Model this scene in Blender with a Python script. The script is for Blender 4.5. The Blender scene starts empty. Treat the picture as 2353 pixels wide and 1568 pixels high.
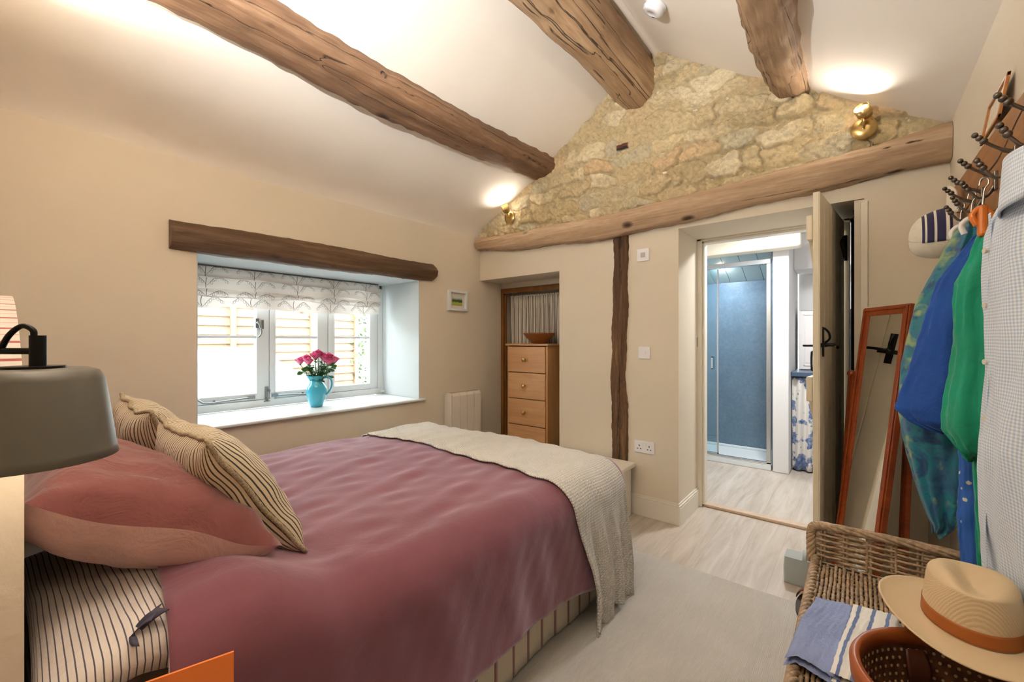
import bpy, math, random
import numpy as np
from math import sin, cos, pi, sqrt, radians
from mathutils import Vector, Matrix
random.seed(7); np.random.seed(7)
C = bpy.context.scene.collection
SC = bpy.context.scene

# ---------------- camera, world, sun, exposure ----------------
cam = bpy.data.cameras.new('camera'); camo = bpy.data.objects.new('camera', cam); C.objects.link(camo)
camo.location = (0, 0, 1.25); camo.rotation_euler = (pi/2, 0, radians(39.3))
cam.sensor_width = 36.0; cam.lens = 36.0*975/2353; cam.shift_y = -2/2353; cam.clip_start = 0.02
SC.camera = camo
SC.view_settings.view_transform = 'Standard'; SC.view_settings.look = 'None'
SC.view_settings.gamma = 1.0; SC.view_settings.exposure = 2.36; SC.view_settings.use_curve_mapping = False
W = bpy.data.worlds.new('world'); SC.world = W; W.use_nodes = True
W.node_tree.nodes['Background'].inputs[0].default_value = (0.86, 0.93, 1.0, 1)
W.node_tree.nodes['Background'].inputs[1].default_value = 3.45
def lamp(name, kind, loc, energy, color, parent=None, **kw):
    l = bpy.data.lights.new(name, kind); l.energy = energy; l.color = color
    for k, v in kw.items(): setattr(l, k, v)
    o = bpy.data.objects.new(name, l); C.objects.link(o); o.location = loc
    if parent: o.parent = parent
    return o
def aim(o, d):
    o.rotation_euler = Vector(d).to_track_quat('-Z', 'Y').to_euler()
sun = lamp('sun', 'SUN', (-5, 0, 8), 1.5, (1, .96, .9), angle=0.05); aim(sun, (-.55, .45, -.75))

# ---------------- helpers ----------------
def sr(h):
    h = h.lstrip('#'); v = [int(h[i:i+2], 16)/255 for i in (0, 2, 4)]
    return tuple((x/12.92 if x <= .04045 else ((x+.055)/1.055)**2.4) for x in v) + (1,)
class NT:
    def __init__(s, name):
        s.m = bpy.data.materials.new(name); s.m.use_nodes = True; s.t = s.m.node_tree
        s.b = s.t.nodes['Principled BSDF']
    def n(s, typ, ins=None, **props):
        nd = s.t.nodes.new('ShaderNode'+typ)
        for k, v in props.items(): setattr(nd, k, v)
        for k, v in (ins or {}).items():
            if hasattr(v, 'bl_idname') and 'Socket' in v.bl_idname: s.t.links.new(v, nd.inputs[k])
            else: nd.inputs[k].default_value = v
        return nd
    def l(s, a, b): s.t.links.new(a, b)
    def coord(s, kind='Object', scale=(1, 1, 1), rot=(0, 0, 0), loc=(0, 0, 0)):
        tc = s.n('TexCoord')
        return s.n('Mapping', {0: tc.outputs[kind], 1: loc, 2: rot, 3: scale}).outputs[0]
    def ramp(s, fac, stops, interp='LINEAR'):
        r = s.n('ValToRGB', {0: fac}); cr = r.color_ramp; cr.interpolation = interp
        while len(cr.elements) > 1: cr.elements.remove(cr.elements[-1])
        cr.elements[0].position = stops[0][0]; cr.elements[0].color = stops[0][1]
        for p, c in stops[1:]:
            e = cr.elements.new(p); e.color = c
        return r.outputs[0]
    def noise(s, v, scale, detail=4, rough=.55, dist=0):
        return s.n('TexNoise', {'Vector': v, 'Scale': scale, 'Detail': detail, 'Roughness': rough, 'Distortion': dist}).outputs[0]
    def math(s, op, a, b=0.0, c=0.0):
        return s.n('Math', {0: a, 1: b, 2: c}, operation=op).outputs[0]
    def mix(s, f, a, b, bt='MIX'):
        nd = s.n('Mix', data_type='RGBA', blend_type=bt)
        for i, v in ((0, f), (6, a), (7, b)):
            if hasattr(v, 'bl_idname') and 'Socket' in v.bl_idname: s.l(v, nd.inputs[i])
            else: nd.inputs[i].default_value = v
        return nd.outputs[2]
    def bump(s, h, strength=.3, dist=.01, prev=None):
        ins = {'Strength': strength, 'Distance': dist, 'Height': h}
        if prev: ins['Normal'] = prev
        return s.n('Bump', ins).outputs[0]
    def out(s, col=None, rough=None, normal=None, **kw):
        for key, v in (('Base Color', col), ('Roughness', rough), ('Normal', normal)):
            if v is None: continue
            if hasattr(v, 'bl_idname') and 'Socket' in v.bl_idname: s.l(v, s.b.inputs[key])
            else: s.b.inputs[key].default_value = v
        for k, v in kw.items(): s.b.inputs[k.replace('_', ' ')].default_value = v
        return s.m
def plain(name, hx, rough=.6, metallic=0, nscale=0, namp=.12, bump=0, bscale=200, **kw):
    t = NT(name); col = sr(hx); nrm = None
    if nscale:
        v = t.coord(); f = t.noise(v, nscale)
        d = tuple(c*(1-namp) for c in col[:3])+(1,); u = tuple(min(1, c*(1+namp)) for c in col[:3])+(1,)
        c = t.ramp(f, [(.3, d), (.7, u)])
    else: c = col
    if bump:
        v = t.coord(); nrm = t.bump(t.noise(v, bscale), bump, .002)
    return t.out(c, rough, nrm, Metallic=metallic, **kw)
def wood(name, dark, mid, light, axis='Y', s=1.0, rough=.7, knots=True, cracks=True, crack=.02, bump=.5, gr=12, seed=0):
    t = NT(name); a = 'XYZ'.index(axis)
    sc = [gr*s]*3; sc[a] = .8*s
    v = t.coord(scale=tuple(sc), loc=(seed*3.1, seed*1.7, seed))
    warp = t.noise(t.coord(scale=(2, 2, 2)), 1.5, 2)
    n1 = t.noise(v, 1.0, 6, .65, .8); n2 = t.noise(v, 5.0, 3, .6, .2)
    sf = [70*s]*3; sf[a] = 1.6*s; n3 = t.noise(t.coord(scale=tuple(sf)), 1.0, 4, .7, .3)
    f = t.math('ADD', t.math('ADD', t.math('MULTIPLY', n1, .5), t.math('MULTIPLY', n2, .2)), t.math('MULTIPLY', n3, .3))
    c = t.ramp(f, [(.3, sr(dark)), (.5, sr(mid)), (.68, sr(light))])
    big = t.noise(t.coord(scale=tuple([2.5 if i != a else .9 for i in range(3)])), 1.3, 3)
    c = t.mix(t.ramp(big, [(.35, (0, 0, 0, 1)), (.7, (.55, .55, .55, 1))]), c, sr(dark), 'MIX')
    h = t.math('ADD', t.math('MULTIPLY', n2, .6), t.math('MULTIPLY', n3, .6))
    if cracks:
        k = [11*s]*3; k[a] = .30*s
        cn = t.noise(t.coord(scale=tuple(k), loc=(seed, 2*seed, 0)), 1.0, 3, .5, .6)
        cf = t.ramp(t.math('ABSOLUTE', t.math('SUBTRACT', cn, .56)), [(0, (1, 1, 1, 1)), (crack*.12, (.7, .7, .7, 1)), (crack*.35, (0, 0, 0, 1))])
        c = t.mix(cf, c, sr('2a1a0e')); h = t.math('SUBTRACT', h, t.math('MULTIPLY', cf, 1.2))
    if knots:
        k = [4.5]*3; k[a] = 2.6
        vo = t.n('TexVoronoi', {'Vector': t.coord(scale=tuple(k), loc=(seed*.7, 0, seed*1.3)), 'Scale': 1.0, 'Randomness': 1.0}).outputs[0]
        kf = t.ramp(vo, [(.05, (1, 1, 1, 1)), (.10, (.5, .5, .5, 1)), (.13, (0, 0, 0, 1))])
        c = t.mix(kf, c, sr('3a2413'))
    return t.out(c, rough, t.bump(h, bump, .006))
def cloth(name, hx, rough=.9, weave=900, sheen=.25, wr=.25, dark=None, big=6, amp=.15):
    t = NT(name); col = sr(hx)
    f = t.noise(t.coord(), big, 3)
    lo = sr(dark) if dark else tuple(x*(1-amp) for x in col[:3])+(1,)
    c = t.ramp(f, [(.25, lo), (.7, col)])
    b1 = t.bump(t.noise(t.coord(), weave, 2), .25, .001)
    b2 = t.bump(t.noise(t.coord(), big*1.6, 5, .6, .5), wr, .03, b1)
    return t.out(c, rough, b2, Sheen_Weight=sheen, Sheen_Roughness=.4)
def stripes(name, base, line, period, width, coord='UV', ax=0, rough=.9, warp=0.0, line2=None, off2=.5, w2=.05, bump=.2):
    """straight woven stripes across one texture axis; period in texture units"""
    t = NT(name); v = t.coord(coord)
    x = t.n('SeparateXYZ', {0: v}).outputs[ax]
    if warp: x = t.math('ADD', x, t.math('MULTIPLY', t.math('SUBTRACT', t.noise(v, 3, 3), .5), warp))
    fr = t.math('FRACT', t.math('DIVIDE', x, period))
    tri = t.math('ABSOLUTE', t.math('SUBTRACT', fr, .5))
    f = t.ramp(tri, [(0, (1, 1, 1, 1)), (width/2, (1, 1, 1, 1)), (width/2+.03, (0, 0, 0, 1))])
    c = t.mix(f, sr(base), sr(line))
    if line2:
        tri2 = t.math('ABSOLUTE', t.math('SUBTRACT', t.math('FRACT', t.math('ADD', fr, off2)), .5))
        f2 = t.ramp(tri2, [(0, (1, 1, 1, 1)), (w2/2, (1, 1, 1, 1)), (w2/2+.02, (0, 0, 0, 1))])
        c = t.mix(f2, c, sr(line2))
    n = t.bump(t.noise(t.coord(), 500, 2), .2, .001)
    n = t.bump(t.noise(t.coord(), 9, 4, .6, .4), bump, .03, n)
    return t.out(c, rough, n, Sheen_Weight=.2)

class G:
    """collects shapes and links them as one mesh object"""
    def __init__(s): s.V = []; s.F = []; s.M = []; s.S = []; s.UV = {}
    def add(s, V, F, mi=0, smooth=False, uv=None):
        o = len(s.V); s.V += [tuple(map(float, v)) for v in V]
        for k, f in enumerate(F):
            if uv is not None: s.UV[len(s.F)] = uv[k]
            s.F.append([i+o for i in f]); s.M.append(mi); s.S.append(smooth)
        return s
    def box(s, a, b, mi=0):
        x0, y0, z0 = a; x1, y1, z1 = b
        x0, x1 = min(x0, x1), max(x0, x1); y0, y1 = min(y0, y1), max(y0, y1); z0, z1 = min(z0, z1), max(z0, z1)
        V = [(x0, y0, z0), (x1, y0, z0), (x1, y1, z0), (x0, y1, z0), (x0, y0, z1), (x1, y0, z1), (x1, y1, z1), (x0, y1, z1)]
        return s.add(V, [(0, 3, 2, 1), (4, 5, 6, 7), (0, 1, 5, 4), (1, 2, 6, 5), (2, 3, 7, 6), (3, 0, 4, 7)], mi)
    def hexa(s, V8, mi=0):
        return s.add(V8, [(0, 3, 2, 1), (4, 5, 6, 7), (0, 1, 5, 4), (1, 2, 6, 5), (2, 3, 7, 6), (3, 0, 4, 7)], mi)
    def prism(s, poly, axis, a, b, mi=0, smooth=False):
        """poly in the two other axes (order XYZ minus axis), extruded from a to b"""
        n = len(poly)
        def P(p, t):
            return {'X': (t, p[0], p[1]), 'Y': (p[0], t, p[1]), 'Z': (p[0], p[1], t)}[axis]
        V = [P(p, a) for p in poly]+[P(p, b) for p in poly]
        F = [[i, (i+1) % n, n+(i+1) % n, n+i] for i in range(n)]
        o = len(s.F); s.add(V, F, mi, smooth)
        s.add(V, [list(range(n))[::-1], list(range(n, 2*n))], mi); return s
    def tube(s, pts, r, n=10, mi=0, caps=True, closed=False):
        pts = [Vector(p) for p in pts]; m = len(pts); R = r if hasattr(r, '__len__') else [r]*m
        V = []; F = []; up = None
        for i, p in enumerate(pts):
            d = (pts[(i+1) % m]-pts[i-1]) if closed else (pts[min(i+1, m-1)]-pts[max(i-1, 0)])
            d.normalize()
            if up is None: up = Vector((0, 0, 1)) if abs(d.z) < .9 else Vector((1, 0, 0))
            x = d.cross(up); 
            if x.length < 1e-4: x = d.orthogonal()
            x.normalize(); y = x.cross(d).normalized(); up = y
            for k in range(n):
                a = 2*pi*k/n; V.append(p+(x*cos(a)+y*sin(a))*R[i])
        L = m if closed else m-1
        for i in range(L):
            for k in range(n):
                j = (i+1) % m
                F.append([i*n+k, i*n+(k+1) % n, j*n+(k+1) % n, j*n+k])
        s.add(V, F, mi, True)
        if caps and not closed: s.add(V, [list(range(n))[::-1], [(m-1)*n+k for k in range(n)]], mi)
        return s
    def cyl(s, p0, p1, r0, r1=None, n=20, mi=0): return s.tube([p0, p1], [r0, r0 if r1 is None else r1], n, mi)
    def lathe(s, prof, c=(0, 0, 0), n=32, axis='Z', mi=0, caps=False, M=None):
        V = []; F = []
        for (r, h) in prof:
            for k in range(n):
                a = 2*pi*k/n; x, y = r*cos(a), r*sin(a)
                p = {'Z': (x, y, h), 'Y': (x, h, -y), 'X': (h, x, y)}[axis]
                if M is not None: p = M @ Vector(p)
                V.append((p[0]+c[0], p[1]+c[1], p[2]+c[2]))
        for i in range(len(prof)-1):
            for k in range(n): F.append([i*n+k, i*n+(k+1) % n, (i+1)*n+(k+1) % n, (i+1)*n+k])
        s.add(V, F, mi, True)
        if caps: s.add(V, [list(range(n))[::-1], [(len(prof)-1)*n+k for k in range(n)]], mi)
        return s
    def sphere(s, c, r, n=14, mi=0, sc=(1, 1, 1)):
        V = []; F = []; h = n//2+1
        for i in range(h+1):
            t = pi*i/h
            for k in range(n):
                a = 2*pi*k/n; V.append((c[0]+r*sc[0]*sin(t)*cos(a), c[1]+r*sc[1]*sin(t)*sin(a), c[2]+r*sc[2]*cos(t)))
        for i in range(h):
            for k in range(n): F.append([i*n+k, (i+1)*n+k, (i+1)*n+(k+1) % n, i*n+(k+1) % n])
        return s.add(V, F, mi, True)
    def grid(s, fn, nu, nv, mi=0, uvs=(1, 1), wrapu=False, flip=False, smooth=True):
        V = [fn(i/nu, j/nv) for j in range(nv+1) for i in range(nu+1)]; F = []; uv = []
        for j in range(nv):
            for i in range(nu):
                f = [j*(nu+1)+i, j*(nu+1)+i+1, (j+1)*(nu+1)+i+1, (j+1)*(nu+1)+i]
                q = [(i/nu*uvs[0], j/nv*uvs[1]), ((i+1)/nu*uvs[0], j/nv*uvs[1]), ((i+1)/nu*uvs[0], (j+1)/nv*uvs[1]), (i/nu*uvs[0], (j+1)/nv*uvs[1])]
                if flip: f = f[::-1]; q = q[::-1]
                F.append(f); uv.append(q)
        return s.add(V, F, mi, smooth, uv)
    def obj(s, name, mat, parent=None, world=False, loc=None, bevel=0, sub=0, solid=0, weld=False, angle=40):
        V = s.V; M = None
        if parent is not None and world:
            M = parent.matrix_basis.inverted()
            V = [tuple(M @ Vector(v)) for v in V]
        if parent is None and loc is not None:
            V = [(v[0]-loc[0], v[1]-loc[1], v[2]-loc[2]) for v in V]
        me = bpy.data.meshes.new(name); me.from_pydata(V, [], s.F)
        mats = mat if isinstance(mat, (list, tuple)) else [mat]
        for mm in mats: me.materials.append(mm)
        me.polygons.foreach_set('material_index', s.M); me.polygons.foreach_set('use_smooth', s.S)
        if s.UV:
            ul = me.uv_layers.new(name='UVMap').data
            for fi, q in s.UV.items():
                p = me.polygons[fi]
                for li, c in zip(p.loop_indices, q): ul[li].uv = c
        me.validate(); me.update()
        o = bpy.data.objects.new(name, me); C.objects.link(o)
        if parent is not None: o.parent = parent
        elif loc is not None: o.location = loc
        if weld:
            w = o.modifiers.new('weld', 'WELD'); w.merge_threshold = 1e-4
        if solid:
            w = o.modifiers.new('solid', 'SOLIDIFY'); w.thickness = solid; w.offset = -1
        if bevel:
            w = o.modifiers.new('bevel', 'BEVEL'); w.width = bevel; w.segments = 2; w.limit_method = 'ANGLE'; w.angle_limit = radians(angle)
        if sub:
            w = o.modifiers.new('sub', 'SUBSURF'); w.levels = w.render_levels = sub
        return o
def thing(name, label, cat, loc=(0, 0, 0), rz=0, group=None, M=None):
    o = bpy.data.objects.new(name, None); C.objects.link(o); o.empty_display_size = .05
    if M is not None: o.matrix_basis = M
    else: o.location = loc; o.rotation_euler = (0, 0, rz); o.matrix_basis = Matrix.Translation(loc) @ Matrix.Rotation(rz, 4, 'Z')
    o['label'] = label; o['category'] = cat
    if group: o['group'] = group
    return o
def tag(o, label, cat, group=None, kind=None):
    o['label'] = label; o['category'] = cat
    if group: o['group'] = group
    if kind: o['kind'] = kind
    return o
def struct(o): o['kind'] = 'structure'; return o
def frame_mat(o, ex, ey, ez):
    m = Matrix((ex, ey, ez)).transposed().to_4x4(); m.translation = Vector(o); return m
def lerp(a, b, t): return a+(b-a)*t
def interp(xs, ys, x): return float(np.interp(x, xs, ys))
def sst(a, b, x):
    t = min(1, max(0, (x-a)/(b-a))); return t*t*(3-2*t)
_pn = [(random.uniform(0, 6.28), random.uniform(.6, 1.6), random.uniform(-1, 1), random.uniform(-1, 1), random.uniform(-1, 1)) for _ in range(12)]
def wob(x, y=0, z=0, f=1.0, k=0):
    s = 0
    for i in range(5):
        p, q, a, b, c = _pn[(i+k) % 12]; s += sin(f*q*(1+i*.6)*(a*x*2+b*y*2+c*z*2+x+y*.7+z*.5)+p*(1+k))/(1+i*.5)
    return s/2.6
def smooth_pts(P, n=6, closed=False):
    P = [Vector(p) for p in P]; m = len(P); out = []
    rng = range(m) if closed else range(m-1)
    for i in rng:
        p0 = P[i-1] if (closed or i > 0) else P[0]; p1 = P[i]; p2 = P[(i+1) % m]
        p3 = P[(i+2) % m] if (closed or i+2 < m) else P[-1]
        for k in range(n):
            t = k/n
            out.append(.5*((2*p1)+(p2-p0)*t+(2*p0-5*p1+4*p2-p3)*t*t+(3*p1-p0-3*p2+p3)*t**3))
    if not closed: out.append(P[-1])
    return out

# ---------------- materials ----------------
def plaster(name, hx):
    t = NT(name); v = t.coord(); col = sr(hx)
    f = t.noise(v, 1.2, 3); lo = tuple(c*.95 for c in col[:3])+(1,)
    c = t.ramp(f, [(.3, lo), (.7, col)])
    n = t.bump(t.noise(v, 1.8, 3), .25, .03); n = t.bump(t.noise(v, 130, 3), .08, .002, n)
    return t.out(c, .85, n)
M_WALL = plaster('cream_wall_paint', 'e0d4c0')
M_CEIL = plaster('cream_ceiling_paint', 'f3eade')
M_WHITE = plain('white_gloss_paint', 'dfe3e3', .35)
M_REVEAL = plaster('white_reveal_paint', 'c6cccc')
M_TRIM = plain('cream_satin_paint', 'e6decf', .4)
M_WROOM = plaster('white_room_paint', 'e6e4e2')
M_PLAS = plain('white_plastic', 'eceaec', .3)
M_BLACK = plain('black_metal', '121110', .4, .6)
M_IRON = plain('cast_iron', '6e665f', .3, .85, 60, .3)
M_CHROME = plain('chrome', 'c8cdd0', .12, 1)
M_PEWTER = plain('pewter_metal', '8f9494', .3, .9)
M_BRASS = plain('brushed_brass', 'c8ab70', .28, 1)
M_DARKHOLE = plain('dark_socket_hole', '15100c', .8)
M_OLDW = [wood('old_beam_wood_%s' % a, '6f533c', 'a08060', 'c6a684', a, 1, .75, seed=k) for k, a in enumerate('XYZ')]
M_TIE = wood('bleached_beam_wood', '8c7054', 'bb9c7c', 'dcc4a6', 'X', 1, .78, seed=5, crack=.06, gr=16, bump=.9)
M_POST = wood('dark_post_wood', '2e1f14', '6a4a30', 'a5825c', 'Z', 1.3, .8, seed=9, gr=16, bump=.8, crack=.05)
M_LINTEL = wood('brown_lintel_wood', '352416', '664a30', '96765a', 'Y', 1, .6, seed=3, cracks=False, bump=.3)
M_PINE = wood('pine_wood', 'b07c4c', 'cf9f6d', 'dcb283', 'X', 1, .45, knots=True, cracks=False, bump=.08, gr=9, seed=2)
M_PINEV = wood('pine_wood_upright', 'a9743f', 'c99660', 'd8ab78', 'Z', 1, .45, knots=False, cracks=False, bump=.08, gr=9, seed=4)
M_OAKF = wood('stained_door_frame_wood', '5a3513', '85551f', '9c6a30', 'Z', 1, .4, knots=False, cracks=False, bump=.1, seed=6)
M_MAHOG = wood('red_mahogany', '6b2a10', '96421c', 'ab5527', 'Z', 1.4, .28, knots=False, cracks=False, bump=.05, gr=14, seed=8)
M_PEGW = wood('peg_board_elm', '8a5c34', 'a97748', 'b98a5a', 'Y', 1.0, .55, knots=False, cracks=False, bump=.15, gr=6, seed=11)
M_GLASS = None
def glassmat(name, tint, ref=.08):
    t = NT(name); t.t.nodes.remove(t.b); o = t.t.nodes['Material Output']
    tr = t.n('BsdfTransparent', {0: tint}); gl = t.n('BsdfGlossy', {'Color': (1, 1, 1, 1), 'Roughness': .02})
    lw = t.n('LayerWeight', {0: .3}); f = t.math('MULTIPLY_ADD', lw.outputs[0], .35, ref)
    mx = t.n('MixShader', {0: f, 1: tr.outputs[0], 2: gl.outputs[0]}); t.l(mx.outputs[0], o.inputs[0]); return t.m
M_GLASS = glassmat('window_glass', (.97, .99, .98, 1), .03)
M_SGLASS = glassmat('shower_glass', (.82, .93, .96, 1), .06)
# ================= THE ROOM =================
XL, XR, YB, YF = -2.795, 0.34, 2.934, -0.14
# left wall with the window opening
WY0, WY1, WZ0, WZ1, WX = .70, 2.215, .77, 1.743, -3.31
g = G()
g.box((-3.42, YF-.2, -.1), (XL, WY0, 2.36)).box((-3.42, WY1, -.1), (XL, 3.5, 2.36))
g.box((-3.42, WY0, -.1), (XL, WY1, WZ0-.019)).box((-3.42, WY0, WZ1), (XL, WY1, 2.36))
struct(g.obj('wall_left', M_WALL, loc=(XL, 0, 0)))
g = G().box((XR, YF-.2, -.1), (XR+.15, YB+.6, 2.42)); struct(g.obj('wall_right', M_WALL, loc=(XR, 0, 0)))
g = G().prism([(XL-.3, -.1), (XR+.15, -.1), (XR+.15, 2.4), (-1.15, 3.45), (XL-.3, 2.3)], 'Y', YF-.15, YF)
struct(g.obj('wall_front', M_WALL, loc=(0, YF, 0)))
# gable wall: plaster below the tie beam, with the wardrobe niche and the deep doorway
g = G()
g.box((-1.90, YB, -.1), (-.946, 3.48, 2.165))
g.box((XL, YB, 1.815), (-1.90, 3.48, 2.165)).box((-.946, YB, 2.005), (.02, 3.48, 2.165))
g.box((-.946, 3.40, 2.0), (.3, 3.48, 2.165))
g.box((-.021, YB, -.1), (.40, YB+.03, 2.0)).box((.02, YB, 2.0), (.40, YB+.12, 2.165))
g.box((XL, 3.25, 1.765), (-1.90, 3.48, 1.82)).box((XL, 3.42, -.1), (-1.9, 3.48, 1.77))
struct(g.obj('wall_back', M_WALL, loc=(0, YB, 0)))
# rough unplastered stone inside the right side of the doorway
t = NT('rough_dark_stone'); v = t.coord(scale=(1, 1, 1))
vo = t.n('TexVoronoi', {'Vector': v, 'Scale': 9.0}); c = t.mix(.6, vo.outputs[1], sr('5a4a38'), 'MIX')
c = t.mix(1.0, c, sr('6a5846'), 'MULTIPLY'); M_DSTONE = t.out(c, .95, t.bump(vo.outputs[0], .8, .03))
g = G()
def fn(u, v):
    y = lerp(2.965, 3.40, u); z = lerp(0, 2.02, v)
    return (.045+.035*wob(y*9, z*11, 0, 1.6)+(.0 if z < 1.85 else -.05*sst(1.85, 1.95, z)), y, z)
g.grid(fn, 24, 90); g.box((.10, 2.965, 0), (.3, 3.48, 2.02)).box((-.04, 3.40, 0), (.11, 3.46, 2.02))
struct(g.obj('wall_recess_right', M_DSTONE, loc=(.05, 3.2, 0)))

# ceiling: two slopes, soft curve at the left eaves
prof = smooth_pts([(-2.81, 0, 2.16), (-2.795, 0, 2.22), (-2.74, 0, 2.29), (-2.62, 0, 2.37), (-2.46, 0, 2.455), (-2.08, 0, 2.675), (-1.6, 0, 2.99), (-1.15, 0, 3.29)], 5)
def ceil_z(x):
    return interp([p.x for p in prof]+[.34], [p.z for p in prof]+[2.29], x)
g = G(); n = len(prof)-1
def fn(u, v):
    i = min(n-1, int(u*n)); p = prof[i].lerp(prof[i+1], u*n-i); y = lerp(YF-.1, 3.0, v)
    return (p.x+.006*wob(y, p.z, 0, 1.5), y, p.z+.006*wob(y, p.x, 0, 1.5, 3)*(1 if p.x < -1.3 else 0))
g.grid(fn, n, 24)
def fn(u, v):
    x = lerp(-1.15, .42, u); y = lerp(YF-.1, 3.0, v); return (x, y, 3.29-(x+1.15)*.671+.005*wob(y, x, 0, 2, 5)*(u if u < .5 else 1-u))
g.grid(fn, 12, 24)
top = [(p.x-.05, p.z+.16) for p in prof if p.x < -2.7 or p.x > -1.2 or True]
g.prism([(-3.42, 2.3)]+[(p.x, p.z+.02) for p in prof[2:]]+[(.5, 2.21)]+[(.5, 2.5), (-1.15, 3.7), (-3.42, 2.6)], 'Y', YF-.15, 3.0)
struct(g.obj('ceiling', M_CEIL, loc=(-1.15, 0, 3.29)))

# stone gable above the tie beam, one rubble wall with real relief
def stone_gable():
    x0, x1, z0, z1, d = -2.80, .36, 2.02, 3.32, .0065
    nx, nz = int((x1-x0)/d), int((z1-z0)/d)
    X, Z = np.meshgrid(np.linspace(x0, x1, nx), np.linspace(z0, z1, nz))
    rs = np.random.RandomState(4); S = []; z = z0
    while z < z1:
        h = rs.uniform(.06, .15); x = x0+rs.uniform(-.1, 0)
        while x < x1:
            w = rs.uniform(.07, .30)
            S.append((x+w/2, z+h/2+rs.uniform(-.012, .012), w/2, h/2*rs.uniform(.75, 1.05), rs.uniform(-.25, .25), rs.uniform(0, 1), rs.uniform(.4, 1.0))); x += w
        z += h
    wx = X+.014*np.sin(23*Z+5*X)+.008*np.sin(61*Z+13*X+1); wz = Z+.010*np.sin(19*X+3)+.006*np.sin(53*X+31*Z)+.02*np.sin(3*X+1)
    best = np.full(X.shape, 9.); sid = np.zeros(X.shape, int)
    for k, (cx, cz, a, b, r, tone, hgt) in enumerate(S):
        m = (np.abs(wx-cx) < a*1.5+.02) & (np.abs(wz-cz) < b*1.5+.02)
        dx = ((wx-cx)*cos(r)+(wz-cz)*sin(r))/a; dz = (-(wx-cx)*sin(r)+(wz-cz)*cos(r))/b
        q = (np.abs(dx)**4+np.abs(dz)**4)**.25*(1+.10*np.sin(3*np.arctan2(dz, dx)+tone*9)); u = m & (q < best)
        best[u] = q[u]; sid[u] = k
    T = np.array([s[5] for s in S])[sid]; Hh = np.array([s[6] for s in S])[sid]; R = np.array([s[4] for s in S])[sid]
    fade = np.clip((1.04-best)/.16, 0, 1); fade = fade*fade*(3-2*fade)
    nz1 = .5*np.sin(40*X+17*Z+9*T)*np.sin(33*Z-21*X+4*T)+.35*np.sin(95*X-60*Z+20*T)*np.sin(83*Z+55*X)+.25*np.sin(170*X+140*Z+T*30)
    def ridged(ax, az, f, p):
        u_ = (X*ax+Z*az)*f+1.3*np.sin((X*az-Z*ax)*f*.6+p)+.7*np.sin((X+Z)*f*1.7+p*2); w_ = (X*az-Z*ax)*f*.8+1.1*np.sin((X*ax+Z*az)*f*.5+p*3)
        return 1-np.abs(np.sin(u_)*np.cos(w_))**.6
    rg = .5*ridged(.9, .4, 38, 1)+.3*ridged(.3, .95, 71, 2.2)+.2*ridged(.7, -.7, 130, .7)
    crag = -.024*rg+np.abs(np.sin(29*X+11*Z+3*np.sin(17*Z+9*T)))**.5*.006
    fa = np.clip(np.abs(np.sin(2.3*X+1.1*Z+.5)+np.sin(5*Z-3*X))*.8, .25, 1)
    H = fade*fa*(.044*Hh+.008*nz1)+crag*.9+(1-fade*fa)*(.003*nz1+.006*np.sin(9*X+2)*np.sin(11*Z)) + rs.normal(0, .0007, X.shape)
    Y = 2.925-H
    cols = [sr(h)[:3] for h in ('d8c8a4', 'e2d4b4', 'c8b690', 'cfbb98', 'e8dcc0', 'bcab88', 'd6bc98', 'c8c0a8')]
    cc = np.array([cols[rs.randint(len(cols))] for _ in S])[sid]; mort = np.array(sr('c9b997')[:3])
    fc = fade*(.35+.65*np.clip(.5+1.2*np.sin(7*X+3*Z+1)*np.sin(9*Z-4*X),0,1)); col = cc*fc[..., None]+mort*(1-fc[..., None]); col *= (1+.08*nz1-.30*np.clip(rg-.62, 0, 1)*2)[..., None]*np.array([1, 1-.0, 1-.0])  # last factor also darkens the crevices, shade painted into the stone colour
    bm = (np.abs(X+1.345) < .045) & (np.abs(Z-2.665) < .02); col[bm] = np.array(sr('6e4636')[:3]); Y[bm] -= .012
    bm2 = bm & (Z < 2.662); col[bm2] = np.array(sr('3a3234')[:3])
    V = np.stack([X, Y, Z], -1).reshape(-1, 3)
    idx = np.arange(nx*nz).reshape(nz, nx)
    F = np.stack([idx[:-1, :-1], idx[:-1, 1:], idx[1:, 1:], idx[1:, :-1]], -1).reshape(-1, 4)
    zc = np.array([ceil_z(x) for x in np.linspace(x0, x1, nx)])
    keep = ((Z[:-1, :-1] < (zc[None, :-1]+.04)) & (Z[:-1, :-1] > 2.14)).reshape(-1); F = F[keep]
    me = bpy.data.meshes.new('wall_gable'); V[:, 1] -= 2.925; me.from_pydata(V.tolist(), [], F.tolist())
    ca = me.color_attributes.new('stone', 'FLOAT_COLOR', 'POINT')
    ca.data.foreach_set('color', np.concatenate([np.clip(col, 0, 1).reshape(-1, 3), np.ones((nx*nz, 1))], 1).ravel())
    me.polygons.foreach_set('use_smooth', [True]*len(me.polygons))
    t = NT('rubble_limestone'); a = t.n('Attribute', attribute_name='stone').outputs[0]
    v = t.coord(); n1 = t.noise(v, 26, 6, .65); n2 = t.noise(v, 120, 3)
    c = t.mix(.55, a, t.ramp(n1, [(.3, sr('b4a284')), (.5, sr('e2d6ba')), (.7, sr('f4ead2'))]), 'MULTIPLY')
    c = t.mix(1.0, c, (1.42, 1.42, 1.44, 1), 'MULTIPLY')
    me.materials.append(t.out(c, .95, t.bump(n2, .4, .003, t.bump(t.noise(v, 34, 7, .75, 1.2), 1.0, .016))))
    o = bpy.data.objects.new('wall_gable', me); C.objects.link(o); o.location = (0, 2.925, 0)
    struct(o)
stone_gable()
g = G().box((XL-.2, 2.94, 2.1), (.5, 3.1, 3.5)); struct(g.obj('wall_gable_core', M_WALL, loc=(0, 3, 2.1)))

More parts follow.
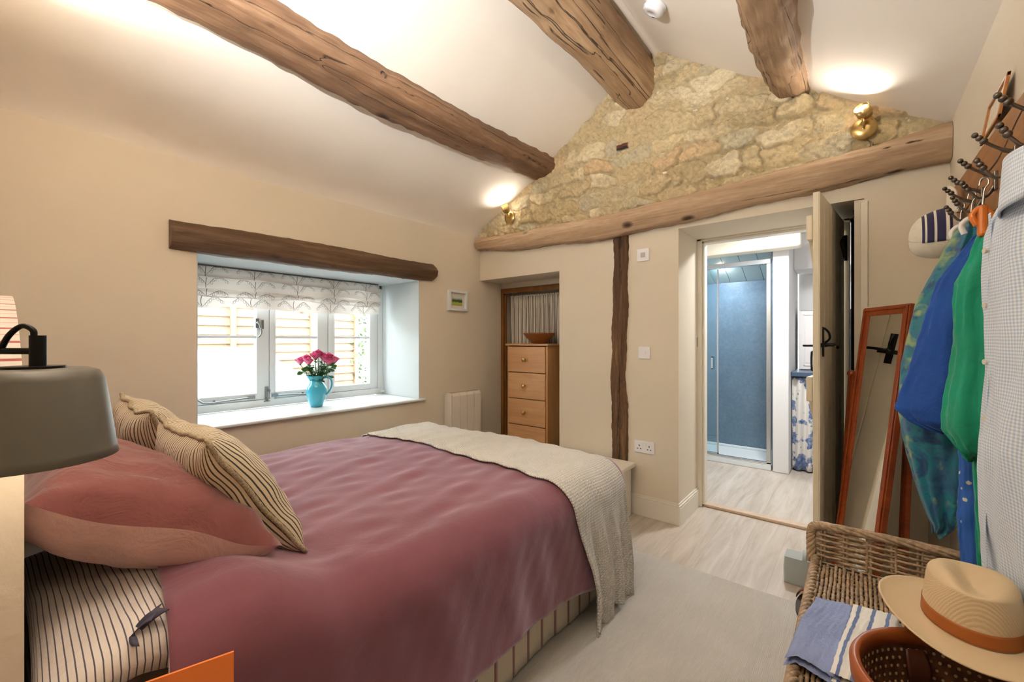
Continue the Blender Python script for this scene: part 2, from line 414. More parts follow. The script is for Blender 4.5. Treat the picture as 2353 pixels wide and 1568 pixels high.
# floor, carpet, skirting
t = NT('pale_vinyl_planks'); v = t.coord(rot=(0, 0, pi/2))
br = t.n('TexBrick', {'Vector': v, 'Color1': (.0, .0, .0, 1), 'Color2': (1, 1, 1, 1), 'Mortar': (.5, .5, .5, 1), 'Scale': 1.0, 'Mortar Size': .0012, 'Brick Width': 1.2, 'Row Height': .18, 'Bias': 0.0}, offset=.37)
gn = t.noise(t.coord(scale=(14, 1.3, 1)), 1.4, 5, .6, .9); lg = t.noise(t.coord(scale=(4, .9, 1)), 1.2, 3)
f = t.math('ADD', t.math('MULTIPLY', gn, .75), t.math('MULTIPLY', lg, .3))
c = t.ramp(f, [(.36, sr('a89a8a')), (.5, sr('bbafa1')), (.66, sr('cac0b4'))])
c = t.mix(t.math('MULTIPLY', br.outputs[0], .12), c, sr('b3a08c'))
c = t.mix(t.math('MULTIPLY', br.outputs[1], .5), c, sr('8d7d6c'))
M_VINYL = t.out(c, .38, t.bump(gn, .08, .002))
g = G().box((-3.4, YF-.2, -.12), (1.0, 5.7, 0)); struct(g.obj('floor', M_VINYL))
t = NT('cream_loop_carpet'); v = t.coord()
w = t.n('TexWave', {'Vector': v, 'Scale': 55.0, 'Distortion': 2.5, 'Detail': 2.0}, bands_direction='X').outputs[1]
nn = t.noise(v, 420, 2); c = t.ramp(t.noise(v, 3, 3), [(.3, sr('bdb6ab')), (.7, sr('c9c3b9'))])
c = t.mix(t.math('MULTIPLY', w, .12), c, sr('b8ae9e'))
M_CARPET = t.out(c, 1.0, t.bump(t.math('ADD', nn, t.math('MULTIPLY', w, .8)), .5, .004), Sheen_Weight=.3)
g = G().box((XL, YF, 0), (XR, 2.40, .012)); o = g.obj('carpet', M_CARPET, loc=(0, 0, 0), bevel=.005)
tag(o, 'cream fitted carpet that ends at the wood-look floor in front of the doorway', 'carpet')
def skirting(name, pts, h=.145, th=.016, side=1):
    g = G()
    for a, b in zip(pts[:-1], pts[1:]):
        a = Vector((*a, 0)); b = Vector((*b, 0)); d = (b-a).normalized(); nrm = Vector((d.y, -d.x, 0))*side
        for t0, t1, z0, z1 in ((0, th, 0, h*.80), (0, th*.75, h*.80, h*.86), (0, th*.95, h*.86, h*.90), (0, th*.5, h*.90, h)):
            p = [a+nrm*t0, b+nrm*t0+d*0, b+nrm*t1, a+nrm*t1]
            V = [(q.x, q.y, z0) for q in p]+[(q.x, q.y, z1) for q in p]
            g.hexa(V)
    return struct(g.obj(name, M_TRIM, loc=(pts[0][0], pts[0][1], 0), bevel=.002))
skirting('baseboard_back', [(-1.90, YB), (-.946, YB)])
skirting('baseboard_doorway', [(-.946, YB-.016), (-.946, 3.36)])
skirting('baseboard_right', [(-.02, YB), (XR, YB)])
skirting('baseboard_left', [(XL, YF), (XL, YB)])
g = G().box((-.95, 3.375, 0), (-.04, 3.44, .022)); struct(g.obj('trim_1', plain('threshold_wood', 'c3ab93', .5, 0, 20), loc=(-.5, 3.4, 0), bevel=.006))
g = G().box((.005, YB-.012, .145), (.035, YB, 1.99)); struct(g.obj('trim_2', M_TRIM, loc=(.02, YB, 0), bevel=.003))

# timber: every beam a lofted, hand-hewn length
def loft(axis, T, polyfn, mat, name, label, cat, group=None, sub=4, rough=.004, seed=0, loc=None, freq=1.0):
    rings = []
    for t in T:
        P = polyfn(t); m = len(P); ring = []
        for i in range(m):
            a = Vector((P[i][0], P[i][1])); b = Vector((P[(i+1) % m][0], P[(i+1) % m][1])); pr = Vector((P[i-1][0], P[i-1][1]))
            ch = .12
            ring.append(a.lerp(pr, ch)*.72+a.lerp(b, ch)*.28); ring.append(a.lerp(pr, ch)*.28+a.lerp(b, ch)*.72)
            for k in range(1, sub+1): ring.append(a.lerp(b, ch+(1-2*ch)*k/(sub+1)))
        cc = sum(ring, Vector((0, 0)))/len(ring); out = []
        for i, p in enumerate(ring):
            d = (p-cc); L = max(d.length, 1e-4); an = math.atan2(d.y, d.x)
            o = rough*(wob(t*6*freq+seed, cos(an)*2, sin(an)*2, 1.5, seed % 7)*1.6+.6*wob(t*25*freq, an*2, seed, 1.3, 2))
            q = p+d/L*o; out.append({'X': (t, q.x, q.y), 'Y': (q.x, t, q.y), 'Z': (q.x, q.y, t)}[axis])
        rings.append(out)
    n = len(rings[0]); V = [p for r in rings for p in r]; F = []
    for j in range(len(rings)-1):
        for i in range(n): F.append([j*n+i, j*n+(i+1) % n, (j+1)*n+(i+1) % n, (j+1)*n+i])
    g = G(); g.add(V, F, 0, True); g.add(V, [list(range(n))[::-1], [(len(rings)-1)*n+i for i in range(n)]], 0)
    o = g.obj(name, mat, loc=loc or rings[0][0]); tag(o, label, cat, group); return o
bz = ([-2.80, -2.77, -2.5, -2.208, -1.8, -1.355, -.803, -.333, .044, .34], [2.12, 2.098, 2.06, 2.038, 2.02, 2.007, 2.045, 2.074, 2.092, 2.11])
tz = ([-2.80, -2.784, -2.6, -2.208, -1.4, -.8, -.333, .044, .34], [2.17, 2.195, 2.19, 2.178, 2.174, 2.198, 2.229, 2.243, 2.285])
def tie(t):
    b, u = interp(*bz, t), interp(*tz, t); b += .012*sin(t*9)*.5; h = u-b
    e = min(1, (t+2.80)/.05+.55)
    return [(2.96, b), (2.86+(1-e)*.05, b), (2.838+(1-e)*.06, b+h*.28), (2.83+(1-e)*.06, b+h*.7), (2.85+(1-e)*.06, u), (2.96, u+.01)]
loft('X', list(np.linspace(-2.794, .338, 110)), tie, M_TIE, 'tie_beam', 'long bleached timber tie beam under the stone gable, above the doorway', 'beam', rough=.005, seed=1, loc=(-1.2, 2.9, 2.1))
def lpur(t):
    dz = interp([.0, .38, .75, 1.37, 2.1, 2.94], [.02, 0, 0, -.035, -.012, .045], t); dx = .008*sin(t*5)
    return [(x+dx, z+dz) for x, z in [(-2.20, 2.66), (-2.185, 2.60), (-2.12, 2.562), (-2.0, 2.588), (-1.945, 2.63), (-1.955, 2.72), (-2.02, 2.80)]]
loft('Y', list(np.linspace(YF-.05, 2.94, 90)), lpur, wood('left_purlin_wood', '553c28', '876449', 'ab8a6c', 'Y', 1, .6, seed=13, crack=.03), 'roof_beam', 'long brown roof beam on the left ceiling slope above the window', 'beam', rough=.006, seed=2, loc=(-2.05, 1.4, 2.6))
def rpur(t):
    dz = interp([0, 1.2, 1.84, 2.3, 2.72, 2.95], [-.09, -.07, -.045, -.02, .01, .035], t); dx = .012*sin(t*4+1)+interp([0, 2, 2.95], [-.0, .0, -.005], t)
    return [(x+dx, z+dz) for x, z in [(-.43, 2.90), (-.405, 2.70), (-.36, 2.632), (-.27, 2.605), (-.205, 2.63), (-.19, 2.76)]]
loft('Y', list(np.linspace(YF-.05, 2.94, 80)), rpur, M_OLDW[1], 'roof_beam', 'short-looking brown roof beam on the right ceiling slope above the doorway', 'beam', rough=.007, seed=3, loc=(-.3, 1.4, 2.7))
def ridge(t):
    dz = interp([0, 1.9, 2.5, 2.75, 2.94], [-.05, -.01, .02, .0, -.0], t)
    return [(x, z+dz) for x, z in [(-1.43, 3.12), (-1.405, 3.03), (-1.315, 2.93), (-1.20, 2.905), (-1.105, 3.01), (-1.10, 3.17), (-1.16, 3.27), (-1.3, 3.26)]]
loft('Y', list(np.linspace(YF-.05, 2.945, 80)), ridge, wood('ridge_beam_wood', '7e6048', 'b3926f', 'd6ba98', 'Y', 1, .7, seed=21, crack=.045), 'roof_beam', 'massive pale brown ridge beam running to the top of the stone gable', 'beam', rough=.004, seed=4, loc=(-1.25, 1.4, 3.0))
g = G().tube([(-1.085, YF, 3.235), (-1.085, 2.94, 3.235)], .022, 12); g.box((-1.14, YF, 3.235), (-1.07, 2.94, 3.27))
struct(g.obj('trim_3', M_CEIL, loc=(-1.08, 1.4, 3.24)))
def post(t):
    l = interp([0, .3, 1.1, 1.2, 1.6, 2.06], [-1.435, -1.435, -1.445, -1.44, -1.428, -1.42], t); r = interp([0, .6, 1.0, 1.25, 1.5, 2.06], [-1.305, -1.302, -1.318, -1.315, -1.303, -1.30], t)
    l += .006*wob(t*9); r += .006*wob(t*8, 1)
    return [(l, 2.96), (l+.012, 2.912), (l+.04, 2.903), (r-.03, 2.905), (r-.004, 2.915), (r, 2.96)]
loft('Z', list(np.linspace(0.0, 2.05, 90)), post, M_POST, 'wall_post', 'dark gnarled upright timber post set in the wall beneath the tie beam', 'post', rough=.004, seed=5, loc=(-1.37, 2.92, 0))
def lint(t):
    e = min(1, (2.36-t)/.03+.75) if t > 2.33 else 1; e = min(e, 1)
    b, u = interp([.586, 1.4, 2.36], [1.727, 1.728, 1.746], t), interp([.586, 1.4, 2.0, 2.36], [1.88, 1.895, 1.885, 1.885], t); c = (b+u)/2; h = (u-b)/2*e
    return [(-2.83, c-h), (-2.775, c-h), (-2.738, c-h*.55), (-2.73, c+h*.3), (-2.765, c+h), (-2.83, c+h)]
loft('Y', list(np.linspace(.58, 2.36, 70)), lint, M_LINTEL, 'window_lintel', 'dark brown round-edged timber lintel over the window', 'beam', rough=.003, seed=6, loc=(-2.75, 1.47, 1.73))
# iron eye on the left roof beam
g = G(); g.tube([(-1.955, 1.305, 2.605), (-1.952, 1.305, 2.645)], .004, 8)
g.tube([(-1.95, 1.305+.016*sin(a), 2.655+.018*cos(a)) for a in np.linspace(0, 2*pi, 17)[:-1]], .0035, 8, closed=True)
tag(g.obj('eye_hook', M_IRON, loc=(-1.95, 1.305, 2.62)), 'small iron ring eye screwed into the left roof beam', 'hook')
# smoke detector on the right slope
nrm = Vector((-.557, 0, -.83)).normalized(); ex = Vector((0, 1, 0)); ey = nrm.cross(ex)
dt = thing('smoke_detector', 'round white smoke detector on the ceiling between the ridge beam and the right beam', 'smoke detector', M=frame_mat((-.86, 2.30, 3.29-(.29)*.671), ex, ey, nrm))
G().lathe([(0.001, 0), (.064, 0), (.064, .012), (.060, .014), (.060, .02)], n=36).obj('mounting_base', M_PLAS, dt)
g = G().lathe([(.058, .016), (.060, .03), (.057, .034), (.055, .046), (.048, .050), (.022, .053), (.02, .051), (.001, .051)], n=36)
for k in range(4): g.box((.026+.0*k, -.008+k*.004, .0515), (.034, -.0065+k*.004, .0535), 1)
g.obj('sensor_cap', [M_PLAS, M_DARKHOLE], dt)

# ---------------- window ----------------
g = G(); e = .006
g.box((WX, WY0, WZ0), (XL-.001, WY0+e, WZ1)).box((WX, WY1-e, WZ0), (XL-.001, WY1, WZ1)).box((WX, WY0, WZ1-e), (XL-.001, WY1, WZ1))
win = struct(g.obj('window_1', M_REVEAL, loc=(-3.05, 1.46, .77)))
win.matrix_basis = Matrix.Translation((-3.05, 1.46, .77))
def wp(g, name, mat, **k): return g.obj(name, mat, win, world=True, **k)
g = G().box((WX+.001, WY0+.006, WZ0-.018), (XL, WY1-.006, WZ0)).box((XL-.001, .655, WZ0-.018), (XL+.03, 2.262, WZ0)); wp(g, 'window_sill', M_WHITE, bevel=.007)
g = G(); X0, X1 = WX-.07, WX
for y0, y1 in ((WY0+.006, .76), (1.27, 1.30), (1.71, 1.745), (2.165, WY1-.006)): g.box((X0, y0, .77), (X1, y1, WZ1-.006))
g.box((X0-.002, .7, .77), (X1+.006, WY1-.006, .822)).box((X0, .7, 1.70), (X1, WY1-.006, WZ1-.006))
wp(g, 'window_frame', M_WHITE, bevel=.004)
for y0, y1, l, r in ((.76, 1.268, .045, .083), (1.302, 1.708, .012, .085), (1.747, 2.163, .02, .075)):
    g = G(); a, b = y0+l, y1-r; xs0, xs1 = X0+.012, X1-.008
    g.box((xs0, y0, .824), (xs1, a, 1.70)).box((xs0, b, .824), (xs1, y1, 1.70)).box((xs0, a, .824), (xs1, b, .872)).box((xs0, a, 1.655), (xs1, b, 1.70))
    g.box((xs0+.006, a, 1.262), (xs1-.006, b, 1.282))
    s = wp(g, 'sash', M_WHITE, bevel=.003)
    s.matrix_basis = Matrix.Identity(4)
    gg = G().box((X0+.03, a, .872), (X0+.034, b, 1.655)); M = win.matrix_basis.inverted(); gg.V = [tuple(M @ Vector(v)) for v in gg.V]; gg.obj('pane', M_GLASS, s)
# casement handle
g = G(); xh = X1
g.box((xh-.008, 1.176, 1.335), (xh-.002, 1.20, 1.405)); g.cyl((xh-.004, 1.188, 1.375), (xh+.022, 1.188, 1.375), .009, n=12)
g.tube(smooth_pts([(xh+.02, 1.188, 1.378), (xh+.024, 1.196, 1.35), (xh+.024, 1.206, 1.315), (xh+.02, 1.20, 1.285), (xh+.016, 1.188, 1.272)], 4), .006, 8)
g.box((xh-.002, 1.208, 1.33), (xh+.012, 1.226, 1.395)); wp(g, 'casement_handle', M_PEWTER, bevel=.002)
g = G(); g.box((xh, 1.235, .812), (xh+.006, 1.258, .915)); g.cyl((xh+.006, 1.247, .83), (xh+.02, 1.247, .83), .006, n=10); g.cyl((xh+.006, 1.258, .885), (xh+.02, 1.258, .885), .009, n=14); g.box((xh, 1.226, .806), (xh+.012, 1.268, .814))
wp(g, 'casement_lock', M_PEWTER, bevel=.0015)
for y0, y1, fl in ((.83, 1.157, 1), (1.31, 1.60, -1)):
    a, b = (y0, y1) if fl > 0 else (y1, y0); s = 1 if fl > 0 else -1
    g = G(); g.tube(smooth_pts([(xh+.012, a, .866), (xh+.018, a+.018*s, .85), (xh+.016, a+.05*s, .836), (xh+.012, (a+b)/2, .84), (xh+.012, b, .848)], 5), .0055, 8)
    g.box((xh-.006, b-.03, .838), (xh+.016, b+.012, .857)).box((xh-.006, a+.09*s, .832), (xh+.01, a+.10*s, .85))
    wp(g, 'casement_stay', M_PEWTER)

# ---------------- roman blind with drawn sprigs ----------------
t = NT('blind_linen'); c = sr('e9e3dc')
M_BLIND = t.out(c, .9, t.bump(t.noise(t.coord(), 300, 2), .2, .001))
_tr = t.n('BsdfTranslucent', {0: sr('f2ece4')}); _mx = t.n('MixShader', {0: .16, 1: t.b.outputs[0], 2: _tr.outputs[0]}); t.l(_mx.outputs[0], t.t.nodes['Material Output'].inputs[0])
M_INK = plain('sprig_print', '6e5c56', .9)
BY0, BY1 = WY0+.012, 2.125
tiers = [(1.735, 1.640, .0, .030), (1.662, 1.568, .012, .042), (1.585, 1.535, .022, .050), (1.548, 1.464, .012, .022)]
bl = thing('roman_blind', 'white roman blind printed with fine leafy sprigs, pulled up in folds at the window top', 'blind', loc=(-3.25, 1.42, 1.46))
def tsurf(ti, y, s):
    z1, z0, b0, b1 = tiers[ti]; sag = .006*sin(y*7+ti*2)+.004*sin(y*17+ti)
    bulge = sin(pi*min(1, s*1.1))**.8*(b1-b0) if ti < 3 else (b1-b0)*.4*s
    x = -3.255+b0+max(0, bulge)+.002*wob(y*8, s*3, ti)
    return (x, y, z1+(z0-z1)*s+sag*s)
for ti in range(4):
    g = G(); g.grid(lambda u, v: tsurf(ti, lerp(BY0, BY1, u), v), 60, 10)
    if ti < 3: g.grid(lambda u, v: (tsurf(ti, lerp(BY0, BY1, u), 1)[0]-.02*v, lerp(BY0, BY1, u), tsurf(ti, lerp(BY0, BY1, u), 1)[2]+.015*v), 60, 2)
    # sprigs
    def ribbon(pts, w):
        pts = [p for p in pts if BY0+.003 < p[0] < BY1-.003 and .02 < p[1] < .98]
        if len(pts) < 2: return
        zs = tiers[ti][0]-tiers[ti][1]; V = []; F = []
        for i, p in enumerate(pts):
            a = pts[max(0, i-1)]; b = pts[min(len(pts)-1, i+1)]; dy, dz = b[0]-a[0], -(b[1]-a[1])*zs; L = sqrt(dy*dy+dz*dz)+1e-9
            ny, nz = -dz/L*w/2, dy/L*w/2
            for sg in (1, -1):
                q = tsurf(ti, p[0]+ny*sg, min(1, max(0, p[1]-nz*sg/zs))); V.append((q[0]+.0012, q[1], q[2]))
            if i: F.append([2*i-2, 2*i-1, 2*i+1, 2*i])
        g.add(V, F, 1)
    zs = tiers[ti][0]-tiers[ti][1]
    for k in range(6):
        y0 = .86+k*.285+(.0 if ti != 3 else -.02)
        base = 1.25 if ti < 2 else 1.0
        ribbon([(y0-.012*sin(s*3)+.006, s) for s in np.linspace(.0, .98, 10)], .0035)
        for sg, ph in ((1, 0), (-1, .1)):
            br = [(y0+sg*L*.115*(1 if sg > 0 else .95), .98-(.9 if ti != 2 else .8)*sin(min(1.0, L*1.25)*pi*.52)+(.45*max(0, L-.6)/.4)) for L in np.linspace(.02, 1, 12)]
            if ti < 2: br = [(a, b-.25) for a, b in br]
            ribbon(br, .0018)
            for q in range(2, 12):
                by, bs = br[q]; r = .0085*(1-.25*(q % 2)); 
                loop = [(by+sg*.003+r*.75*cos(a), bs+(r*1.25*(1+sin(a)))/zs) for a in np.linspace(-pi/2, 1.5*pi, 11)]
                ribbon(loop, .0013)
    g.obj('fold', [M_BLIND, M_INK], bl, world=True, solid=0)
G().box((-3.27, BY0, 1.722), (-3.245, BY1, 1.737)).obj('head_rail', plain('blind_rail', '6f7470', .5), bl, world=True)
g = G(); g.tube([(-3.272, 2.19, 1.73), (-3.27, 2.188, .80)], .0018, 6).tube([(-3.272, 2.176, 1.73), (-3.27, 2.18, .80)], .0018, 6); g.box((-3.28, 2.17, .79), (-3.262, 2.196, .806))
g.obj('pull_cord', M_WHITE, bl, world=True)
# ================= OUTSIDE THE WINDOW =================
M_GRAV = plain('pale_gravel', 'cfc8bd', .95, 0, 30, .25, .5, 90)
g = G().box((-14, -8, -.45), (-3.5, 12, -.30)); struct(g.obj('ground', M_GRAV, loc=(-8, 1, -.3)))
M_FENCE = wood('new_fence_wood', '6c5844', '7c6650', '8a745c', 'Y', 1, .8, knots=True, cracks=False, bump=.1, seed=31)
fp = [-1.0, .95, 1.87, 2.85, 3.52]
ft = thing('garden_fence', 'pale timber lap fence seen through the window', 'fence', loc=(-6, 1.2, -.30))
for a, b in zip(fp[:-1], fp[1:]):
    g = G(); z = -.25
    while z < 2.25:
        g.hexa([(-6.0, a, z), (-5.985, a, z), (-5.985, b, z), (-6.0, b, z), (-6.02, a, z+.125), (-6.01, a, z+.125), (-6.01, b, z+.125), (-6.02, b, z+.125)]); z += .112
    g.obj('fence_panel', M_FENCE, ft, world=True)
for y in fp: G().box((-6.0, y-.03, -.3), (-5.95, y+.03, 2.3)).obj('fence_post', M_FENCE, ft, world=True, bevel=.004)
g = G(); rs = random.Random(3)
for k in range(5200):
    y = rs.uniform(3.45, 5.6); x = -5.7-rs.uniform(0, .7)+.15*sin(y*5); z = rs.uniform(-.3, 2.5)
    x += .25*wob(y*3, z*3, 0); y += .15*wob(z*4, y, 1)
    a, b = rs.uniform(0, 6.28), rs.uniform(-1, 1); s = rs.uniform(.025, .05)
    d = Vector((cos(a)*cos(b), sin(a)*cos(b), sin(b))); e = d.orthogonal().normalized()
    p = Vector((x, y, z)); g.add([p-d*s, p+e*s*.5, p+d*s, p-e*s*.5], [[0, 1, 2, 3]])
o = g.obj('hedge', plain('hedge_leaf', '42562e', .7, 0, 8, .35), loc=(-5.9, 4.4, -.3)); tag(o, 'leafy green hedge beside the end of the garden fence', 'hedge')
# parked car
M_CAR = plain('white_car_paint', 'dfe3e8', .15, Coat_Weight=.6); M_CG = plain('car_glass', 'c6d2dc', .1, 0); M_TYRE = plain('tyre_rubber', '1a1a1a', .8)
car = thing('car', 'white car parked outside between the window and the fence', 'car', loc=(-4.95, 1.3, -.30))
g = G()
def carbody(u, v):
    y = lerp(-1.0, 3.35, u); a = pi*v
    top = interp([-1.0, -.6, 0, 1.6, 2.05, 2.6, 3.2, 3.35], [.55, .75, 1.17, 1.18, .93, .70, .62, .35], y)
    hw = interp([-1.0, -.6, 2.9, 3.35], [.6, .78, .78, .5], y)
    c, s = cos(a), sin(a); x = -4.95+hw*(abs(c)**.45)*(1 if c > 0 else -1)*(1-.22*max(0, (s-.5))*(1 if top > .8 else .1)); z = -.05+(top+.05)*(s**.5 if s > 0 else 0)
    return (x, y, z)
g.grid(carbody, 60, 24); g.obj('car_body', M_CAR, car, world=True)
g = G().box((-5.5, -.6, -.14), (-4.4, 3.0, 0)); g.obj('underbody', M_TYRE, car, world=True)
for y in (-.25, 2.55):
    for x in (-5.68, -4.40):
        g = G().cyl((x, y, 0), (x+.18, y, 0), .29, n=28); w = g.obj('wheel', M_TYRE, car, world=True, bevel=.02)
        g = G().cyl((x-.003, y, 0), (x+.183, y, 0), .17, n=20); g.V = [tuple(car.matrix_basis.inverted() @ Vector(v)) for v in g.V]; g.obj('hub_cap', M_CHROME, w)
g = G()
for y0, y1 in ((.05, .75), (.82, 1.55)): g.hexa([(-4.19, y0+.05, .72), (-4.16, y0+.05, .72), (-4.16, y1+.1, .72), (-4.19, y1+.1, .72), (-4.32, y0+.15, 1.05), (-4.28, y0+.15, 1.05), (-4.28, y1-.05, 1.05), (-4.32, y1-.05, 1.05)])
g.obj('side_window', M_CG, car, world=True)
g = G().hexa([(-5.3, 2.02, .90), (-4.6, 2.02, .90), (-4.6, 1.98, .965), (-5.3, 1.98, .965), (-5.25, 1.66, 1.11), (-4.65, 1.66, 1.11), (-4.65, 1.64, 1.165), (-5.25, 1.64, 1.165)]); g.obj('windscreen', M_CG, car, world=True)

# ================= NICHE, CHEST, CURTAIN =================
g = G().box((XL, 3.235, 0), (XL+.035, 3.275, 1.762)).box((XL+.035, 3.235, 1.715), (-1.86, 3.275, 1.762)).box((-1.92, 3.235, 0), (-1.86, 3.275, 1.715))
g.box((XL+.035, 3.255, 0), (XL+.05, 3.275, 1.70))
struct(g.obj('trim_4', M_OAKF, loc=(-2.35, 3.25, 0), bevel=.003))
M_TICK = stripes('ticking_curtain', 'ebe2d4', '3a322e', .034, .26, line2='5a504a', off2=.36, w2=.12)
def curt(u, v):
    x = lerp(XL+.05, -1.9, u); z = lerp(1.695, .03, v); gat = 1-.75*sst(0, .10, v)
    s = u*30
    return (x+.004*sin(s*2*pi*.5+v*2), 3.335+.016*sin(s*2*pi+1.5*sin(v*2.5+u*9))*(.6+.4*v)+.006*sin(s*5.1*pi)*gat, z+(.004*sin(s*2*pi*2) if v < .01 else 0))
g = G().grid(curt, 420, 24, uvs=(2.6, 1.6)); ct = g.obj('niche_curtain', M_TICK, loc=(-2.35, 3.335, 0), solid=.002)
tag(ct, 'gathered narrow-striped curtain hanging in the niche behind the chest of drawers', 'curtain')
g = G().cyl((XL+.05, 3.335, 1.690), (-1.9, 3.335, 1.690), .006, n=10); g.obj('curtain_wire', M_WHITE, None, loc=(-2.35, 3.335, 1.69)); tag(bpy.data.objects['curtain_wire'], 'white curtain wire under the wooden head of the niche', 'curtain wire')
cx0, cx1, cy0, cy1 = -2.50, -2.055, 2.985, 3.27
ch = thing('chest_of_drawers', 'tall narrow pine chest of drawers with brass knobs standing in the niche', 'chest of drawers', loc=((cx0+cx1)/2, (cy0+cy1)/2, 0))
g = G().box((cx0, cy0+.005, 0), (cx0+.018, cy1, 1.20)).box((cx1-.018, cy0+.005, 0), (cx1, cy1, 1.20)).box((cx0, cy1-.01, 0), (cx1, cy1, 1.2)).box((cx0, cy0+.02, 0), (cx1, cy1, .03))
g.obj('carcass', M_PINEV, ch, world=True, bevel=.002)
G().box((cx0-.012, cy0-.014, 1.20), (cx1+.012, cy1, 1.218)).obj('chest_top', M_PINE, ch, world=True, bevel=.004)
for k in range(5):
    z1 = 1.192-k*.234; z0 = z1-.228
    d = G().box((cx0+.012, cy0-.004, z0), (cx1-.022, cy0+.018, z1)).obj('drawer', M_PINE, ch, world=True, bevel=.004)
    g = G().lathe([(.008, .0), (.008, .014), (.013, .018), (.0185, .025), (.0185, .031), (.013, .037), (.004, .040), (.0005, .040)], n=20, M=Matrix.Rotation(pi/2, 4, 'X'), c=((cx0+cx1)/2-.015, cy0-.004, (z0+z1)/2))
    Mi = ch.matrix_basis.inverted(); g.V = [tuple(Mi @ Vector(v)) for v in g.V]; g.obj('knob', M_BRASS, d)
g = G().lathe([(.001, 0), (.062, 0), (.075, .012), (.115, .05), (.142, .083), (.150, .094), (.146, .096), (.138, .085), (.108, .05), (.07, .02), (.001, .014)], c=(-2.235, 3.12, 1.219), n=48)
tag(g.obj('wooden_bowl', wood('bowl_wood', '6b3a18', '9a5c2c', 'b87a40', 'X', 1.5, .3, knots=False, cracks=False, bump=.03, seed=17), loc=(-2.235, 3.12, 1.219)), 'turned brown wooden bowl on top of the pine chest of drawers', 'bowl')

# radiator on the left wall
rd = thing('radiator', 'slim cream electric panel radiator on the wall right of the window', 'radiator', loc=(-2.74, 2.655, .16))
M_RAD = plain('cream_enamel', 'e4ddd2', .35)
G().box((XL, 2.485, .20), (XL+.035, 2.825, .775)).obj('back_panel', M_RAD, rd, world=True, bevel=.004)
G().hexa([(XL+.03, 2.470, .17), (XL+.10, 2.470, .17), (XL+.10, 2.488, .17), (XL+.03, 2.488, .17), (XL+.03, 2.470, .793), (XL+.10, 2.470, .793), (XL+.10, 2.488, .793), (XL+.03, 2.488, .793)]).obj('end_panel', M_RAD, rd, world=True, bevel=.008)
for k in range(4):
    y0 = 2.490+k*.087
    G().prism([(XL+.032, .175), (XL+.094, .17), (XL+.104, .19), (XL+.104, .765), (XL+.09, .79), (XL+.032, .79)], 'Y', y0, y0+.083).obj('radiator_fin', M_RAD, rd, world=True, bevel=.003)
g = G()
for k in range(4): g.box((XL+.045, 2.497+k*.087, .789), (XL+.08, 2.566+k*.087, .7915))
g.obj('top_vent', plain('vent_gold', 'a28f6c', .5), rd, world=True)
# small picture
pf = thing('framed_picture', 'small white-framed green landscape picture on the wall right of the window', 'picture', loc=(XL+.015, 2.626, 1.51))
y0, y1, z0, z1, w = 2.515, 2.742, 1.512, 1.693, .022
g = G().box((XL, y0, z0), (XL+.03, y0+w, z1)).box((XL, y1-w, z0), (XL+.03, y1, z1)).box((XL, y0+w, z0), (XL+.03, y1-w, z0+w)).box((XL, y0+w, z1-w), (XL+.03, y1-w, z1)); g.obj('picture_frame', M_WHITE, pf, world=True, bevel=.002)
G().box((XL, y0+w, z0+w), (XL+.008, y1-w, z1-w)).obj('mount', plain('mount_card', 'ded6cc', .9), pf, world=True)
t = NT('landscape_print'); v = t.coord('UV'); sx = t.n('SeparateXYZ', {0: v}).outputs[1]; nn = t.noise(t.coord('UV', (4, 3, 1)), 3, 4)
f = t.math('ADD', sx, t.math('MULTIPLY', t.math('SUBTRACT', nn, .5), .55))
mp = t.out(t.ramp(f, [(.0, sr('9aa84a')), (.3, sr('a9b452')), (.42, sr('3c4a24')), (.6, sr('58683a')), (.72, sr('aebca0')), (.85, sr('d0d4cc'))]), .6)
G().grid(lambda u, v: (XL+.0095, lerp(y0+.052, y1-.052, u), lerp(z0+.048, z1-.05, v)), 1, 1).obj('print', mp, pf, world=True)

# switches and sockets on the gable wall
def plate(name, label, cat, x0, x1, z0, z1, kind, Y=YB):
    o = thing(name, label, cat, loc=((x0+x1)/2, Y, z0))
    G().box((x0, Y-.009, z0), (x1, Y, z1)).obj('face_plate', M_PLAS, o, world=True, bevel=.003)
    cx, cz = (x0+x1)/2, (z0+z1)/2
    if kind == 'rocker': G().hexa([(cx-.011, Y-.013, cz-.012), (cx+.011, Y-.013, cz-.012), (cx+.011, Y-.009, cz-.012), (cx-.011, Y-.009, cz-.012), (cx-.011, Y-.016, cz+.012), (cx+.011, Y-.016, cz+.012), (cx+.011, Y-.009, cz+.012), (cx-.011, Y-.009, cz+.012)]).obj('rocker', M_PLAS, o, world=True, bevel=.0015)
    if kind == 'dial':
        G().box((cx-.028, Y-.011, cz-.026), (cx+.028, Y-.009, cz+.026)).obj('inner_plate', M_PLAS, o, world=True, bevel=.001)
        G().box((cx-.016, Y-.014, cz-.016), (cx+.016, Y-.011, cz+.016)).obj('sensor_window', plain('sensor_grey', 'b9b4b0', .5), o, world=True, bevel=.001)
    if kind == 'socket':
        for c in (-.036, .036):
            g = G()
            for dx, dz, w, h in ((0, .014, .003, .006), (-.011, -.008, .0045, .003), (.011, -.008, .0045, .003)): g.box((cx+c+dx-w, Y-.0096, cz-.006+dz-h), (cx+c+dx+w, Y-.0088, cz-.006+dz+h))
            g.obj('pin_holes', M_DARKHOLE, o, world=True)
        for c in (-.012, .009): G().box((cx+c-.006, Y-.014, cz+.008), (cx+c+.006, Y-.009, cz+.032)).obj('rocker', M_PLAS, o, world=True, bevel=.001)
plate('wall_sensor', 'white square sensor plate high on the wall between the post and the doorway', 'switch', -1.236, -1.146, 1.812, 1.902, 'dial')
plate('light_switch', 'white single rocker switch halfway up the wall left of the doorway', 'switch', -1.225, -1.139, 1.117, 1.203, 'rocker')
